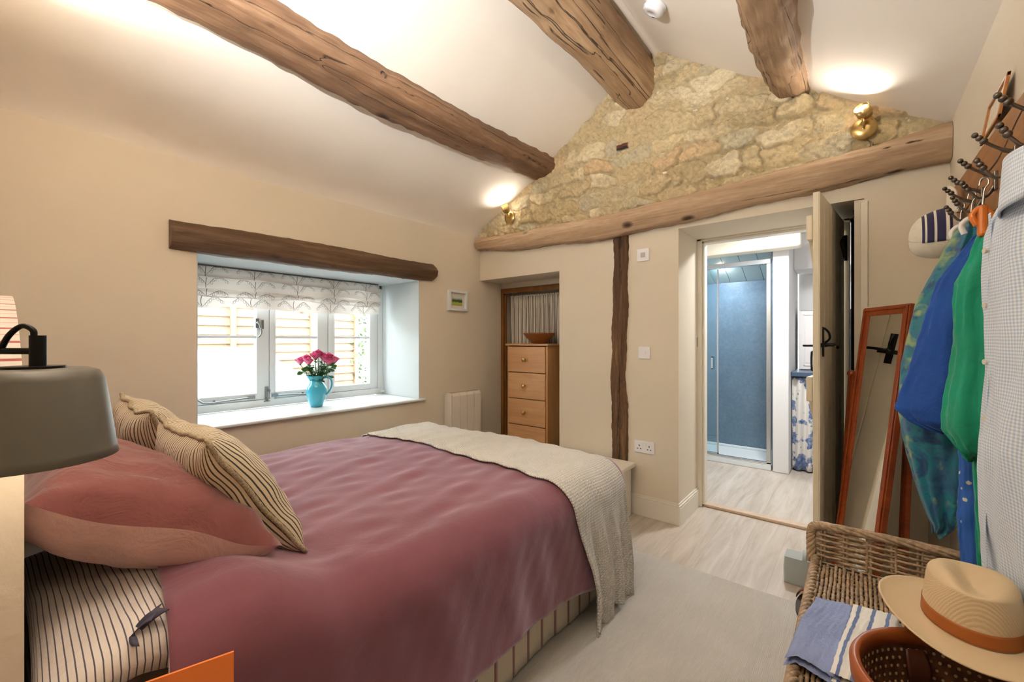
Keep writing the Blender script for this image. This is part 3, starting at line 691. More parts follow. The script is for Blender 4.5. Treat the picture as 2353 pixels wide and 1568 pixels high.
plate('wall_socket', 'white double socket low on the wall left of the doorway', 'socket', -1.255, -1.109, .446, .532, 'socket')
plate('wall_socket', 'white double socket on the right-hand wall corner behind the hanging clothes', 'socket', .14, .286, .446, .532, 'socket')

# brass uplighters
def sconce(x, y, z, d, label, on, energy=16, out=None, col=(1, .93, .82)):
    """wall plate facing d (unit y sign), cup tilted upward"""
    s = thing('wall_light', label, 'wall light', loc=(x, y, z), group=None)
    R = Matrix.Rotation(pi/2*d, 4, 'X')
    G().lathe([(.001, .0), (.055, .0), (.055, .004), (.052, .009), (.012, .012), (.001, .012)], n=36, M=R).obj('wall_plate', M_BRASS, s)
    o = out or (0, -d*.0, 1)
    G().tube(smooth_pts([(0, -d*.01, 0), (0, -d*.035, 0), (0, -d*.05, .02), (0, -d*.052, .038)], 4), .006, 10).obj('arm', M_BRASS, s)
    ax = Vector(o).normalized(); ex = ax.orthogonal().normalized(); ey = ax.cross(ex)
    Mc = frame_mat((0, -d*.055, .065), ex, ey, ax)
    cup = G().lathe([(.001, -.040), (.014, -.040), (.027, -.030), (.032, -.012), (.0335, -.010), (.0335, -.007), (.032, -.005), (.033, .032), (.031, .032), (.029, -.003), (.001, -.006)], n=32, M=Mc).obj('cup', M_BRASS, s)
    G().lathe([(.001, .018), (.026, .018), (.026, .022), (.001, .026)], n=24, M=Mc).obj('bulb_lens', M_BULB, cup)
    G().cyl(Mc @ Vector((0, .02, -.035)), Mc @ Vector((0, .028, -.052)), .006, n=10).obj('knurled_knob', M_BRASS, cup)
    l = lamp('uplight_beam', 'SPOT', Mc @ Vector((0, 0, .036)), energy, col, s, spot_size=radians(160), spot_blend=.5, shadow_soft_size=.022)
    l.rotation_euler = ax.to_track_quat('-Z', 'Y').to_euler()
    return s
t = NT('lit_bulb_lens'); t.out((1, .85, .6, 1), .3, None, Emission_Color=(1, .86, .62, 1), Emission_Strength=3.0); M_BULB = t.m
s1 = sconce(-2.375, 2.872, 2.325, 1, 'small lit brass uplighter at the far left foot of the stone gable', True, .8, (-.25, -.35, 1))
s2 = sconce(.018, 2.872, 2.352, 1, 'brass uplighter on the stone gable at the right, above the doorway', True, 1.7, (-.38, -.75, .50))
sconce(-2.05, YF, 2.30, -1, 'brass uplighter on the wall behind the bed head, far side', True, 9, (.2, .15, 1))
sconce(-.95, YF, 2.02, -1, 'unseen brass uplighter added as fill light on the wall behind the bed head, between the bed and the door side', True, 46, (.02, .34, 1), (.94, .97, .98))  # fill lamp added out of view, brightens ceiling and room
g = G().tube(smooth_pts([(.03, 2.888, 2.30), (.045, 2.875, 2.27), (.035, 2.87, 2.245), (-.02, 2.865, 2.235)], 5), .003, 8)
tag(g.obj('lamp_flex', M_IRON, loc=(.03, 2.88, 2.25)), 'short dark flex curling below the right brass uplighter', 'cable')

# ================= DOOR AND DOORWAY =================
g = G()
g.box((-.948, 3.355, 0), (-.915, 3.46, 2.022)).box((-.915, 3.375, 0), (-.898, 3.45, 1.99))
g.box((-.075, 3.355, 0), (-.045, 3.46, 2.022)).box((-.948, 3.355, 1.992), (-.045, 3.46, 2.022)).box((-.915, 3.375, 1.975), (-.075, 3.45, 1.992))
struct(g.obj('trim_5', M_TRIM, loc=(-.5, 3.4, 0), bevel=.003))
g = G().box((-.952, 3.352, 1.20), (-.943, 3.357, 1.27)); 
tag(g.obj('latch_keep', M_BLACK, loc=(-.95, 3.35, 1.2)), 'small black latch keep on the left door jamb', 'latch')
hp = Vector((-.072, 3.345, .012)); lp = Vector((-.150, 2.585, .012)); dd = (lp-hp).normalized(); nn = Vector((-dd.y, dd.x, 0))
if nn.x < 0: nn = -nn
dw = (lp-hp).length
M_DOORP = plain('cream_door_paint', 'e4d8be', .45, 0, 4, .06)
dr = G(); W2 = dw/7
for k in range(7):
    dr.box((k*W2+.0015, -.030, 0), ((k+1)*W2-.0015, 0, 1.975))
dr.box((0, -.027, 0), (dw, -.004, 1.975))
DM = frame_mat(hp, dd, nn, Vector((0, 0, 1)))
do = dr.obj('door_1', M_DOORP, bevel=.003); do.matrix_basis = DM; struct(do)
def dp(g, name, mat, **k): return g.obj(name, mat, do, **k)
for z in (.16, .93, 1.74): dp(G().box((.04, -.058, z), (dw+(.0), -.030, z+.125)), 'ledge', M_DOORP, bevel=.006)
g = G().hexa([(.06, -.055, .30), (.17, -.055, .30), (.17, -.03, .30), (.06, -.03, .30), (dw-.15, -.055, .93), (dw-.04, -.055, .93), (dw-.04, -.03, .93), (dw-.15, -.03, .93)]); dp(g, 'brace', M_DOORP, bevel=.004)
g = G().hexa([(.06, -.055, 1.05), (.17, -.055, 1.05), (.17, -.03, 1.05), (.06, -.03, 1.05), (dw-.15, -.055, 1.74), (dw-.04, -.055, 1.74), (dw-.04, -.03, 1.74), (dw-.15, -.03, 1.74)]); dp(g, 'brace', M_DOORP, bevel=.004)
for z in (1.81, .24):
    g = G().hexa([(.0, 0, z-.075), (.02, 0, z-.075), (.02, .004, z-.075), (.0, .004, z-.075), (0, 0, z+.075), (.30, 0, z+.008), (.30, .004, z+.008), (0, .004, z+.075)])
    g = G().prism([(0, z-.075), (.04, z-.07), (.14, z-.008), (.16, z+.0), (.14, z+.025), (.04, z+.07), (0, z+.075)], 'Y', 0, .005)
    g.cyl((-.004, .006, z-.078), (-.004, .006, z+.078), .008, n=12).box((-.04, -.001, z-.075), (-.004, .012, z+.075))
    dp(g, 'hinge', M_BLACK)
zl = 1.215
g = G().box((dw-.085, 0, zl-.06), (dw-.055, .004, zl+.09)).cyl((dw-.07, .0, zl), (dw-.07, .045, zl), .009, n=12).box((dw-.12, .003, zl-.012), (dw-.0, .012, zl+.008))
g.tube(smooth_pts([(dw-.07, .04, zl), (dw-.10, .046, zl+.002), (dw-.16, .047, zl+.0), (dw-.185, .045, zl-.018)], 4), .007, 8)
g.tube(smooth_pts([(dw-.07, .006, zl+.085), (dw-.07, .025, zl+.06), (dw-.07, .028, zl+.03), (dw-.07, .01, zl+.01)], 4), .005, 8)
g.tube(smooth_pts([(dw-.07, -.03, zl-.005), (dw-.07, -.075, zl-.005), (dw-.10, -.085, zl-.005), (dw-.16, -.082, zl-.005)], 4), .006, 8)
dp(g, 'thumb_latch', M_BLACK)

# ================= ROOMS BEYOND THE DOORWAY =================
g = G()
g.box((-1.75, 3.48, 0), (-1.65, 4.7, 2.35)); g.box((.62, 3.48, 0), (.72, 5.7, 2.35)); g.box((.0, 3.46, 0), (.62, 3.49, 2.35)); g.box((-1.75, 3.482, 0), (-.95, 3.50, 2.35)).box((-.95, 3.482, 2.02), (0, 3.50, 2.35))
g.box((-1.75, 4.68, 0), (-1.62, 5.6, 2.35)).box((-1.75, 4.68, 2.165), (-.62, 4.78, 2.35))
g.box((-.637, 4.68, 0), (-.507, 5.45, 2.35)); g.box((-.507, 5.45, 0), (.62, 5.55, 2.35)); g.box((-.507, 5.05, 1.95), (.62, 5.45, 2.35))
struct(g.obj('wall_bathroom', M_WROOM, loc=(-.6, 4.5, 0), bevel=.012))
g = G().box((-1.75, 3.46, 2.30), (.72, 5.6, 2.42)); struct(g.obj('ceiling_bathroom', M_WROOM, loc=(-.5, 4.5, 2.3)))
g = G().box((-1.7, 4.50, 2.085), (-.40, 4.66, 2.22)); tag(g.obj('painted_beam', plain('cream_beam_paint', 'e6dcc8', .6, 0, 5, .05), loc=(-1, 4.58, 2.09), bevel=.02), 'cream painted ceiling beam in front of the shower', 'beam')
t = NT('slate_blue_shower_panel'); v = t.coord(); n1 = t.noise(v, 5, 6, .7, .5); n2 = t.noise(v, 30, 4, .7)
f = t.math('ADD', t.math('MULTIPLY', n1, .5), t.math('MULTIPLY', n2, .5))
M_SLATE = t.out(t.ramp(f, [(.3, sr('566c7c')), (.5, sr('64798a')), (.7, sr('73889a'))]), .35)
g = G().box((-1.62, 5.27, .05), (-.637, 5.30, 1.90)).box((-1.62, 4.70, .05), (-1.605, 5.27, 2.16)).box((-.652, 4.74, .05), (-.637, 5.27, 2.1))
struct(g.obj('wall_shower', M_SLATE, loc=(-1.1, 5.27, .05)))
g = G()
for k in range(6): g.hexa([(-1.62+k*.165, 4.72, 2.16), (-1.62+k*.165+.161, 4.72, 2.16), (-1.62+k*.165+.161, 5.28, 1.90), (-1.62+k*.165, 5.28, 1.90), (-1.62+k*.165, 4.72, 2.18), (-1.62+k*.165+.161, 4.72, 2.18), (-1.62+k*.165+.161, 5.28, 1.93), (-1.62+k*.165, 5.28, 1.93)])
struct(g.obj('ceiling_shower', plain('pale_green_panel', 'c4d3d0', .4), loc=(-1.1, 5, 2), bevel=.002))
g = G().box((-1.62, 5.3, 0), (-.6, 5.4, 2.35)); struct(g.obj('wall_shower_core', M_WROOM, loc=(-1, 5.3, 0)))
g = G().box((-1.605, 4.70, 0), (-.652, 5.27, .05)).box((-1.605, 4.70, .05), (-.652, 4.73, .062)).box((-1.605, 5.24, .05), (-.652, 5.27, .075))
tag(g.obj('shower_tray', M_WHITE, loc=(-1.1, 5, 0), bevel=.006), 'white shower tray on the floor behind the glass screen', 'shower tray')
M_BRALU = plain('polished_aluminium', 'c4c6c6', .25, .85)
sh = thing('shower_screen', 'chrome-framed sliding glass shower screen in front of the slate-blue wall', 'shower screen', loc=(-1.13, 4.715, .06))
G().box((-.69, 4.70, .062), (-.655, 4.745, 2.03)).box((-1.605, 4.70, .062), (-1.58, 4.745, 2.03)).box((-1.605, 4.695, 1.985), (-.655, 4.75, 2.03)).box((-1.605, 4.70, .062), (-.655, 4.74, .075)).obj('screen_frame', M_BRALU, sh, world=True, bevel=.002)
G().box((-1.575, 4.725, .08), (-1.125, 4.731, 1.98)).obj('glass_panel', M_SGLASS, sh, world=True)
G().box((-1.135, 4.72, .08), (-1.12, 4.736, 1.98)).box((-1.575, 4.72, .076), (-1.12, 4.736, .09)).obj('panel_edge', M_BRALU, sh, world=True)
g = G().box((-1.185, 4.69, .95), (-1.165, 4.70, 1.08)).box((-1.185, 4.69, .95), (-1.165, 4.726, .962)).box((-1.185, 4.69, 1.068), (-1.165, 4.726, 1.08)); g.obj('pull_handle', M_CHROME, sh, world=True, bevel=.002)
# kitchen niche
M_TOILE = None
t = NT('blue_toile_print'); v = t.coord(scale=(1, 1, 1)); n1 = t.noise(v, 16, 8, .75, 1.0); n2 = t.noise(v, 8, 3); n3 = t.noise(v, 45, 3)
f = t.math('MULTIPLY', t.ramp(n2, [(.44, (0, 0, 0, 1)), (.54, (1, 1, 1, 1))]), t.math('ADD', t.math('MULTIPLY', n1, .7), t.math('MULTIPLY', n3, .35)))
M_TOILE = t.out(t.ramp(f, [(.34, sr('e2ddd6')), (.52, sr('7486ab')), (.66, sr('3d5182'))]), .9)
def tc(u, v):
    x = lerp(-.500, .25, u); z = lerp(.895, .015, v); return (x, 4.86+.022*sin(u*2*pi*9+v)*(.5+.5*v)+.01*sin(u*50)*(1-v), z)
g = G().grid(tc, 160, 20); tag(g.obj('sink_curtain', M_TOILE, loc=(-.1, 4.86, 0), solid=.002), 'blue and white toile curtain under the blue worktop beyond the door', 'curtain')
g = G().box((-.505, 4.815, .905), (.60, 5.445, .948)); tag(g.obj('worktop', plain('slate_blue_worktop', '44586e', .35), loc=(0, 5.1, .905), bevel=.004), 'slate-blue worktop above the toile curtain', 'worktop')
g = G().box((-.500, 4.9, 0), (.2, 5.4, .90)); tag(g.obj('base_unit', plain('dark_unit', '2a2622', .8), loc=(-.1, 5.1, 0)), 'dark base unit hidden behind the toile curtain', 'cabinet')
cb = thing('cupboard', 'white panelled cupboard standing on the blue worktop', 'cupboard', loc=(-.2, 5.3, .948))
G().box((-.465, 5.215, .95), (.1, 5.44, 1.55)).obj('carcass', plain('cupboard_side', '1d2228', .6), cb, world=True)
G().box((-.478, 5.19, .955), (-.10, 5.215, 1.545)).box((-.438, 5.183, .99), (-.14, 5.19, 1.00)).box((-.438, 5.183, 1.50), (-.14, 5.19, 1.51)).box((-.438, 5.183, .99), (-.428, 5.19, 1.51)).box((-.15, 5.183, .99), (-.14, 5.19, 1.51)).box((-.418, 5.186, 1.02), (-.16, 5.19, 1.48)).obj('cupboard_door', plain('cupboard_paint', 'e2ddda', .5), cb, world=True, bevel=.002)
g = G().tube(smooth_pts([(-.20, 4.95, .965), (-.335, 4.95, .962), (-.352, 4.95, .985), (-.352, 4.95, 1.12), (-.335, 4.95, 1.14), (-.20, 4.95, 1.142)], 3), .009, 8)
g.tube([(-.20, 4.95, .962), (-.20, 4.95, 1.142)], .009, 8).box((-.26, 4.90, .949), (-.16, 5.0, .958)); tag(g.obj('metal_rack', M_BLACK, loc=(-.27, 4.95, .95)), 'black metal loop stand on the blue worktop', 'rack')
wu = thing('fridge', 'white undercounter appliance glimpsed past the door edge', 'fridge', loc=(.03, 4.05, 0))
G().box((-.238, 3.79, .02), (.32, 4.35, .80)).obj('cabinet_body', M_WHITE, wu, world=True, bevel=.015)
G().box((-.258, 3.775, .80), (.33, 4.36, .845)).obj('lid', M_WHITE, wu, world=True, bevel=.012)
cl = thing('ceiling_light', 'round flush ceiling light in the room beyond the door', 'ceiling light', loc=(-.5, 4.0, 2.30))
G().lathe([(.12, 0), (.12, -.03), (.001, -.035)], n=32).obj('light_shade', M_BULB, cl)
lamp('bathroom_light', 'AREA', (0, 0, -.05), 6.5, (.93, .96, 1), cl, shape='DISK', size=.24)
cl = thing('ceiling_light', 'small recessed ceiling light over the shower', 'ceiling light', loc=(-1.15, 4.95, 2.05))
G().lathe([(.03, 0), (.03, -.006), (.001, -.006)], n=20).obj('light_shade', M_BULB, cl)
lamp('shower_light', 'AREA', (0, 0, -.012), 2.2, (.85, .93, 1), cl, shape='DISK', size=.1)

# ================= JUG OF ROSES =================
jx, jy, jz = -3.03, 1.475, .771
t = NT('turquoise_glaze'); M_TURQ = t.out(sr('3fb0cc'), .12, None, Coat_Weight=.5)
jg = thing('jug', 'turquoise glazed jug of roses on the window sill', 'jug', loc=(jx, jy, jz))
prof2 = [(.001, 0), (.036, 0), (.042, .004), (.052, .035), (.064, .08), (.069, .11), (.067, .125), (.0675, .127), (.066, .131), (.0665, .133), (.064, .138), (.0645, .14), (.052, .160), (.042, .175), (.040, .19), (.046, .212), (.048, .222), (.045, .222), (.037, .19), (.04, .172), (.06, .13), (.001, .11)]
def spout(V):
    out = []
    for x, y, z in V:
        if z > .17:
            a = math.atan2(y, x); k = max(0, cos(a-radians(230)))**6*(z-.17)/.05; r = 1+.55*k; x *= r; y *= r; z += .006*k
        out.append((x, y, z))
    return out
g = G().lathe(prof2, n=48); g.V = spout(g.V); g.obj('jug_body', M_TURQ, jg)
hd = Vector((cos(radians(50)), sin(radians(50)), 0))
g = G().tube(smooth_pts([tuple(hd*a+Vector((0, 0, b))) for a, b in ((.044, .205), (.07, .213), (.098, .195), (.104, .155), (.090, .115), (.066, .085))], 6), [.006]*3+[.0065]*28, 10); g.obj('jug_handle', M_TURQ, jg)
M_STEM = plain('rose_stem', '4f7a38', .6); M_LEAF = plain('rose_leaf', '3f7a3e', .45, 0, 25, .35)
t = NT('pink_rose_petal'); v = t.coord(); M_ROSE = t.out(t.ramp(t.noise(v, 45, 3), [(.3, sr('d83a86')), (.5, sr('f0609f')), (.7, sr('f8a8cc'))]), .5, None, Sheen_Weight=.3)
rose_pos = [(-.085, -.075, .335), (-.03, -.055, .355), (.02, -.015, .37), (.015, -.06, .335), (-.01, .045, .372), (.04, .04, .355), (.03, .075, .365), (.05, .105, .34), (.0, .01, .39), (-.03, .0, .375), (.06, .06, .33)]
rs = random.Random(5)
lab = ['low at the left edge', 'second from the left', 'at the centre front', 'low at the centre', 'at the back right of centre', 'at the right front', 'high on the right', 'lowest at the right edge', 'highest, at the centre back', 'at the back left of centre', 'low at the right front']
for k, (dx, dy, dz) in enumerate(rose_pos):
    px, py, pz = jx+dx*.95, jy+dy*1.05, jz+dz
    rz = thing('rose', 'pink rose in the turquoise jug, '+lab[k], 'rose', loc=(px, py, pz-.03), group='pink roses in the turquoise jug')
    g = G(); r0 = rs.uniform(.020, .024)
    for ring in range(4):
        for q in range(5):
            a0 = 2*pi*(q+ring*.5)/5+ring; R = r0*(.25+.25*ring)
            def pt(u, v, a0=a0, R=R, ring=ring):
                a = a0+(u-.5)*1.7; z = v*(.050-.005*ring)
                rr = R*(.45+.75*v**.6+.25*(v**4)*(ring/2))*(1+.06*sin(u*9)); z *= 1-.25*(abs(u-.5)*2)**3
                return (rr*cos(a), rr*sin(a), z+.004)
            g.grid(pt, 6, 5)
    g.obj('bloom', M_ROSE, rz)
    G().lathe([(.003, -.006), (.009, .0), (.011, .008), (.006, .01)], n=12).obj('sepal', M_STEM, rz)
    tip = Vector((jx+rs.uniform(-.02, .02)-px, jy+rs.uniform(-.02, .02)-py, jz+.135-(pz-.03)))
    G().tube(smooth_pts([tuple(tip), tuple(tip*.45+Vector((0, 0, -.01))), (0, 0, 0)], 4), .0028, 6).obj('stem', M_STEM, rz)
    for q in range(7):
        g = G()
        b = tip*(.12+.10*q)+Vector((rs.uniform(-.01, .01), rs.uniform(-.01, .01), 0)); a = rs.uniform(0, 6.28); L = rs.uniform(.042, .06)
        e = Vector((cos(a), sin(a), rs.uniform(-.1, .7))).normalized(); s = e.cross(Vector((0, 0, 1))).normalized(); nn2 = s.cross(e)
        g.grid(lambda u, v: b+e*(v*L)+s*((u-.5)*L*.62*sin(pi*min(1, v*.96+.02))**.8)+nn2*(-.25*L*v*v+.12*L*abs(u-.5)), 4, 6)
        g.obj('leaf', M_LEAF, rz)
g = G()
rs2 = random.Random(9)
extra = []
for k in range(34):
    a = rs2.uniform(0, 6.28); rr = rs2.uniform(.02, .085); extra.append(((rr*cos(a)*.8, rr*sin(a)*1.1, rs2.uniform(.225, .30)), (cos(a), sin(a), rs2.uniform(-.3, .6))))
for c, e in tuple(extra)+(((.02, .08, .215), (.3, .9, -.25)), ((-.03, -.085, .25), (-.2, -.9, -.35)), ((.05, .09, .275), (.3, .7, .5)), ((-.02, -.06, .262), (-.1, -.8, .25))):
    b = Vector(c)-Vector(e)*.0; e = Vector(e).normalized(); s = e.cross(Vector((.7, 0, .7))).normalized(); L = .040
    g.grid(lambda u, v: b+e*(v*L)+s*((u-.5)*L*.8*sin(pi*min(1, v*.96+.02))**.8), 4, 6); g.tube([(0, 0, .19), tuple(b*.6+Vector((0, 0, .08))), tuple(b)], .0015, 6)
tag(g.obj('rose_foliage', M_LEAF), 'spray of round rose leaves drooping over the jug rim', 'leaves'); bpy.data.objects['rose_foliage'].location = (jx, jy, jz)
# ================= BED =================
BX0, BX1, BYF = -2.40, -.975, 1.98
bed = thing('bed', 'double bed with domed striped headboard and striped valance', 'bed', loc=(-1.7, 1.0, .012))
M_VAL = stripes('valance_ticking', 'd8ccb8', '8e5f5c', .095, .10, line2='b08f86', off2=.10, w2=.03)
M_HEAD = stripes('headboard_fabric', 'ded2c4', 'b0524c', .065, .10, coord='Object', ax=0, line2='d3aaa0', off2=.5, w2=.05)
t = NT('x'); bpy.data.materials.remove(t.m)
G().box((BX0+.03, .05, .03), (BX1-.02, BYF-.02, .36)).obj('divan_base', plain('divan_cloth', 'cbbfae', .9), bed, world=True, bevel=.02)
G().box((BX0+.02, .045, .36), (BX1-.015, BYF-.01, .60)).obj('mattress', plain('mattress_ticking', 'e2dcd2', .9), bed, world=True, bevel=.05)
def val(u, v):
    P = [(BX0, .06), (BX0, BYF), (BX1, BYF), (BX1, .06)]; L = [0, 1.92, 1.92+1.425, 1.92*2+1.425]; s = u*L[-1]
    k = 0 if s < L[1] else (1 if s < L[2] else 2); tt = (s-L[k])/(L[k+1]-L[k])
    a, b = Vector(P[k]), Vector(P[k+1]); p = a.lerp(b, tt); d = (b-a).normalized(); n = Vector((-d.y, d.x))*-1
    n = Vector((-1, 0)) if k == 0 else (Vector((0, 1)) if k == 1 else Vector((1, 0)))
    o = .004*sin(s*14)+.008*wob(s*6)*v; p = p+n*o
    return (p.x, p.y, lerp(.40, .022+.006*sin(s*5), v))
G().grid(val, 360, 8, uvs=(5.265, .36)).obj('valance', M_VAL, bed, world=True, solid=.003)
g = G()
def hb(x): return 1.15+.21*max(0, cos(pi*(x+1.69)/1.55))**.7
xs = np.linspace(-2.44, -.935, 40); poly = [(x, hb(x)) for x in xs]+[(-.935, .03), (-2.44, .03)]
g.prism(poly, 'Y', -.07, .028); g.obj('headboard', M_HEAD, bed, world=True, bevel=.016, angle=50)

def duv(a, b, off=0.0, k=0, wamp=1.0, lim=9):
    r = .13; xr, xl, yf = -1.035, -2.36, 1.965
    ex = max(0, a-xr) if a > xr else min(0, a-xl); ey = max(0, b-yf)
    if ex and ey:
        m = max(abs(ex), ey); h = math.hypot(ex, ey); ex, ey = ex*m/h, ey*m/h
    L = math.hypot(ex, ey); x = min(max(a, xl), xr); y = min(b, yf)
    top = .668+.012*wob(a*3, b*2.2, 0, 1.4, k)+.006*wob(a*9, b*7, 1, 1.2, k+2)
    top += .105*sst(.58, .30, b)*sst(-1.9, -1.7, a)-.012*sst(.25, 0, min(abs(a-xr), abs(yf-b)))*(L == 0)
    if L > 0: top = .668-.012+.012*wob(x*3, y*2.2, 0, 1.4, k)+.006*wob(x*9, y*7, 1, 1.2, k+2)+.105*sst(.58, .30, b)
    if L == 0: return Vector((a, b, top+off))
    dx, dy = ex/L, ey/L; R = r+off; q = L/r
    if q < pi/2: o, z = R*sin(q), R*(1-cos(q))
    else: o, z = R+.02*(L-r*pi/2), R+(L-r*pi/2)
    s = y if not ey else y+math.atan2(ey, abs(ex)+1e-6)*.35+(xr-x if not ex else 0)
    fr = sst(.12, .5, L)
    w = fr*(.010*sin(s*9+1.2*sin(s*3))+.003*sin(s*23+2))+.006*sst(.05, .2, L)*wob(s*8, L*6, 0, 1.5, 4)
    if ey: w = w*.6+.01*fr
    o += w*wamp
    return Vector((x+dx*o, y+dy*o, top+off-z))
M_DUV = cloth('plum_cotton', '824b56', .85, sheen=1.0, dark='74404a', big=4, wr=.16)
M_DUV.node_tree.nodes['Principled BSDF'].inputs['Sheen Tint'].default_value = (.92, .78, .92, 1)
def dfn(u, v):
    b = lerp(.235, 1.965+.60, v); bb = sst(1.4, 1.965, min(b, 1.965))
    a = lerp(-2.36-.5, -1.035+.515+.10*bb, u)
    if v < .02: b += .0
    b -= .045*sst(-1.35, -.8, a)*(1-v) 
    p = duv(a, b); 
    if b < .34: p.z -= .014*(1-(b-.2)/.14)**2
    return p
g = G().grid(dfn, 150, 150); dv = g.obj('duvet', M_DUV, loc=(-1.7, 1.1, .1), solid=.018); tag(dv, 'plum-red cotton duvet spread over the double bed', 'duvet')
# knitted throw
t = NT('cream_chunky_knit'); v = t.coord('UV'); xy = t.n('SeparateXYZ', {0: v})
u_ = t.math('MULTIPLY', xy.outputs[0], 92*2*pi/1.0); w_ = t.math('MULTIPLY', xy.outputs[1], 92*2*pi)
a1 = t.math('SINE', t.math('ADD', u_, t.math('MULTIPLY', t.math('SINE', w_), .9))); b1 = t.math('SINE', t.math('ADD', w_, t.math('MULTIPLY', u_, .5)))
h = t.math('MULTIPLY', t.math('ADD', a1, 1), t.math('ADD', b1, 1)); h = t.math('MULTIPLY', h, .25)
c = t.mix(t.ramp(h, [(0, (0, 0, 0, 1)), (.25, (1, 1, 1, 1))]), sr('c9bfb0'), sr('f1ede8'))
M_KNIT = t.out(c, 1.0, t.bump(h, .9, .006), Sheen_Weight=.4)
def tfn(u, v):
    a = lerp(-2.36-.35, -1.035+.70, u)
    dr = sst(-1.2, -.4, a)
    b0 = 1.475+.012*sin(a*9)+.115*sst(-1.1, -.45, a); b1 = 1.955+.01*sin(a*7)+.035*sst(-1.0, -.5, a)
    b = lerp(b0, b1, v)
    hem = (.035*cos(v*2*pi*1.0)+.02*sin(v*2*pi*2.2))*sst(.9, 1, u); a += hem
    a += .055*sst(.75, 1, u)*sst(.50, .30, v)
    p = duv(a, b, .016)
    L = max(0, a+1.035); f = sst(.15, .6, L)
    p.x += f*(.020*sin(v*2*pi*3.3+.6)+.008*sin(v*2*pi*8+1)+.012)
    p.z = max(p.z, .02)
    return p
g = G().grid(tfn, 260, 60, uvs=(2.4, .5)); tag(g.obj('throw_blanket', M_KNIT, loc=(-1.6, 1.7, .05), solid=.006), 'cream chunky knitted throw laid across the foot of the bed', 'throw')

# pillows
def pillow(g, w, h, th, mi=0, side=0, puff=.45, cornr=.10, seed=0, wr=.004, wav=1.0, uvs=None, nu=44, nv=36):
    """local: x along w, y along h, z thickness; side 1 front, -1 back"""
    def mk(sd):
        def fn(u, v):
            a, b = 2*u-1, 2*v-1
            pin = 1-cornr*(1-abs(a)**2)*abs(b)**3*.9; pin2 = 1-cornr*(1-abs(b)**2)*abs(a)**3*.9
            x, y = a*w/2*pin2, b*h/2*pin
            e = max(0, (1-abs(a)**2.6))*max(0, (1-abs(b)**2.6)); z = th/2*e**puff
            edge = (1-e)**3
            z += (wr*wob(x*16+seed, y*16, sd, 1.5, seed % 5)+wr*1.2*edge*sin((x+y)*45+seed)*e**.3)*min(1, e*6)
            zc = .010*wob(x*7+seed, y*7, 2, 1.4, seed % 4)+.006*sin(x*17+seed)*abs(b)**3+.010*(abs(a)*abs(b))**4
            return (x, y, sd*z+zc*wav)
        return fn
    def arc(W, n, o):
        pts = [(o*0, 0)]; s_ = [0]
        for i in range(1, n+1):
            a0_, a1_ = 2*(i-1)/n-1, 2*i/n-1; z0_, z1_ = (th/2*max(0, 1-abs(q)**2.6)**puff for q in (a0_, a1_))
            s_.append(s_[-1]+math.hypot((a1_-a0_)*W/2, z1_-z0_))
        return s_
    sx_, sy_ = arc(w, nu, 0), arc(h, nv, 0)
    for sd in ((1, -1) if side == 0 else (side,)):
        k0 = len(g.F); g.grid(mk(sd), nu, nv, mi, (w, h), flip=sd < 0)
        for fi in range(k0, len(g.F)): g.UV[fi] = [(sx_[int(round(q[0]/w*nu))], sy_[int(round(q[1]/h*nv))]) for q in g.UV[fi]]
    return g
def piping(g, w, h, cornr, r=.005, mi=0, seed=0):
    P = []; N = 40
    for (a0, b0, a1, b1) in ((-1, -1, 1, -1), (1, -1, 1, 1), (1, 1, -1, 1), (-1, 1, -1, -1)):
        for k in range(N):
            a, b = lerp(a0, a1, k/N), lerp(b0, b1, k/N)
            x, y = a*w/2*(1-cornr*(1-abs(b)**2)*abs(a)**3*.9), b*h/2*(1-cornr*(1-abs(a)**2)*abs(b)**3*.9)
            P.append((x, y, .010*wob(x*7+seed, y*7, 2, 1.4, seed % 4)+.006*sin(x*17+seed)*abs(b)**3+.010*(abs(a)*abs(b))**4))
    g.tube(P, [r*(1+.18*(k % 2)) for k in range(len(P))], 8, mi, closed=True); return g
M_MAR = cloth('maroon_pillow_cotton', '8a4f4a', .85, sheen=.5, dark='783f3b', big=5, wr=.4)
M_PNK = cloth('pale_pink_pillow_back', 'd2a99f', .85, sheen=.3, big=5, wr=.4)
M_STRP = stripes('striped_pillowcase', 'e2d8ce', '5c5460', .0105, .16, ax=0, warp=.006, bump=.4)
def place_pillow(name, label, o, ex, ey, w, h, th, mats, group=None, seed=0, cat='pillow', pipe=False, **k):
    ex = Vector(ex).normalized(); ey = Vector(ey); ey = (ey-ex*ey.dot(ex)).normalized(); ez = ex.cross(ey)
    t = thing(name, label, cat, M=frame_mat(o, ex, ey, ez), group=group)
    if len(mats) == 2:
        pillow(G(), w, h, th, side=1, seed=seed, **k).obj('pillow_front', mats[0], t)
        pillow(G(), w, h, th, side=-1, seed=seed, **k).obj('pillow_back', mats[1], t)
    else: pillow(G(), w, h, th, seed=seed, **k).obj('pillow_cover', mats[0], t, weld=True)
    if pipe: piping(G(), w, h, k.get('cornr', .10), .0055, seed=seed).obj('piping', M_PIPE, t)
    return t
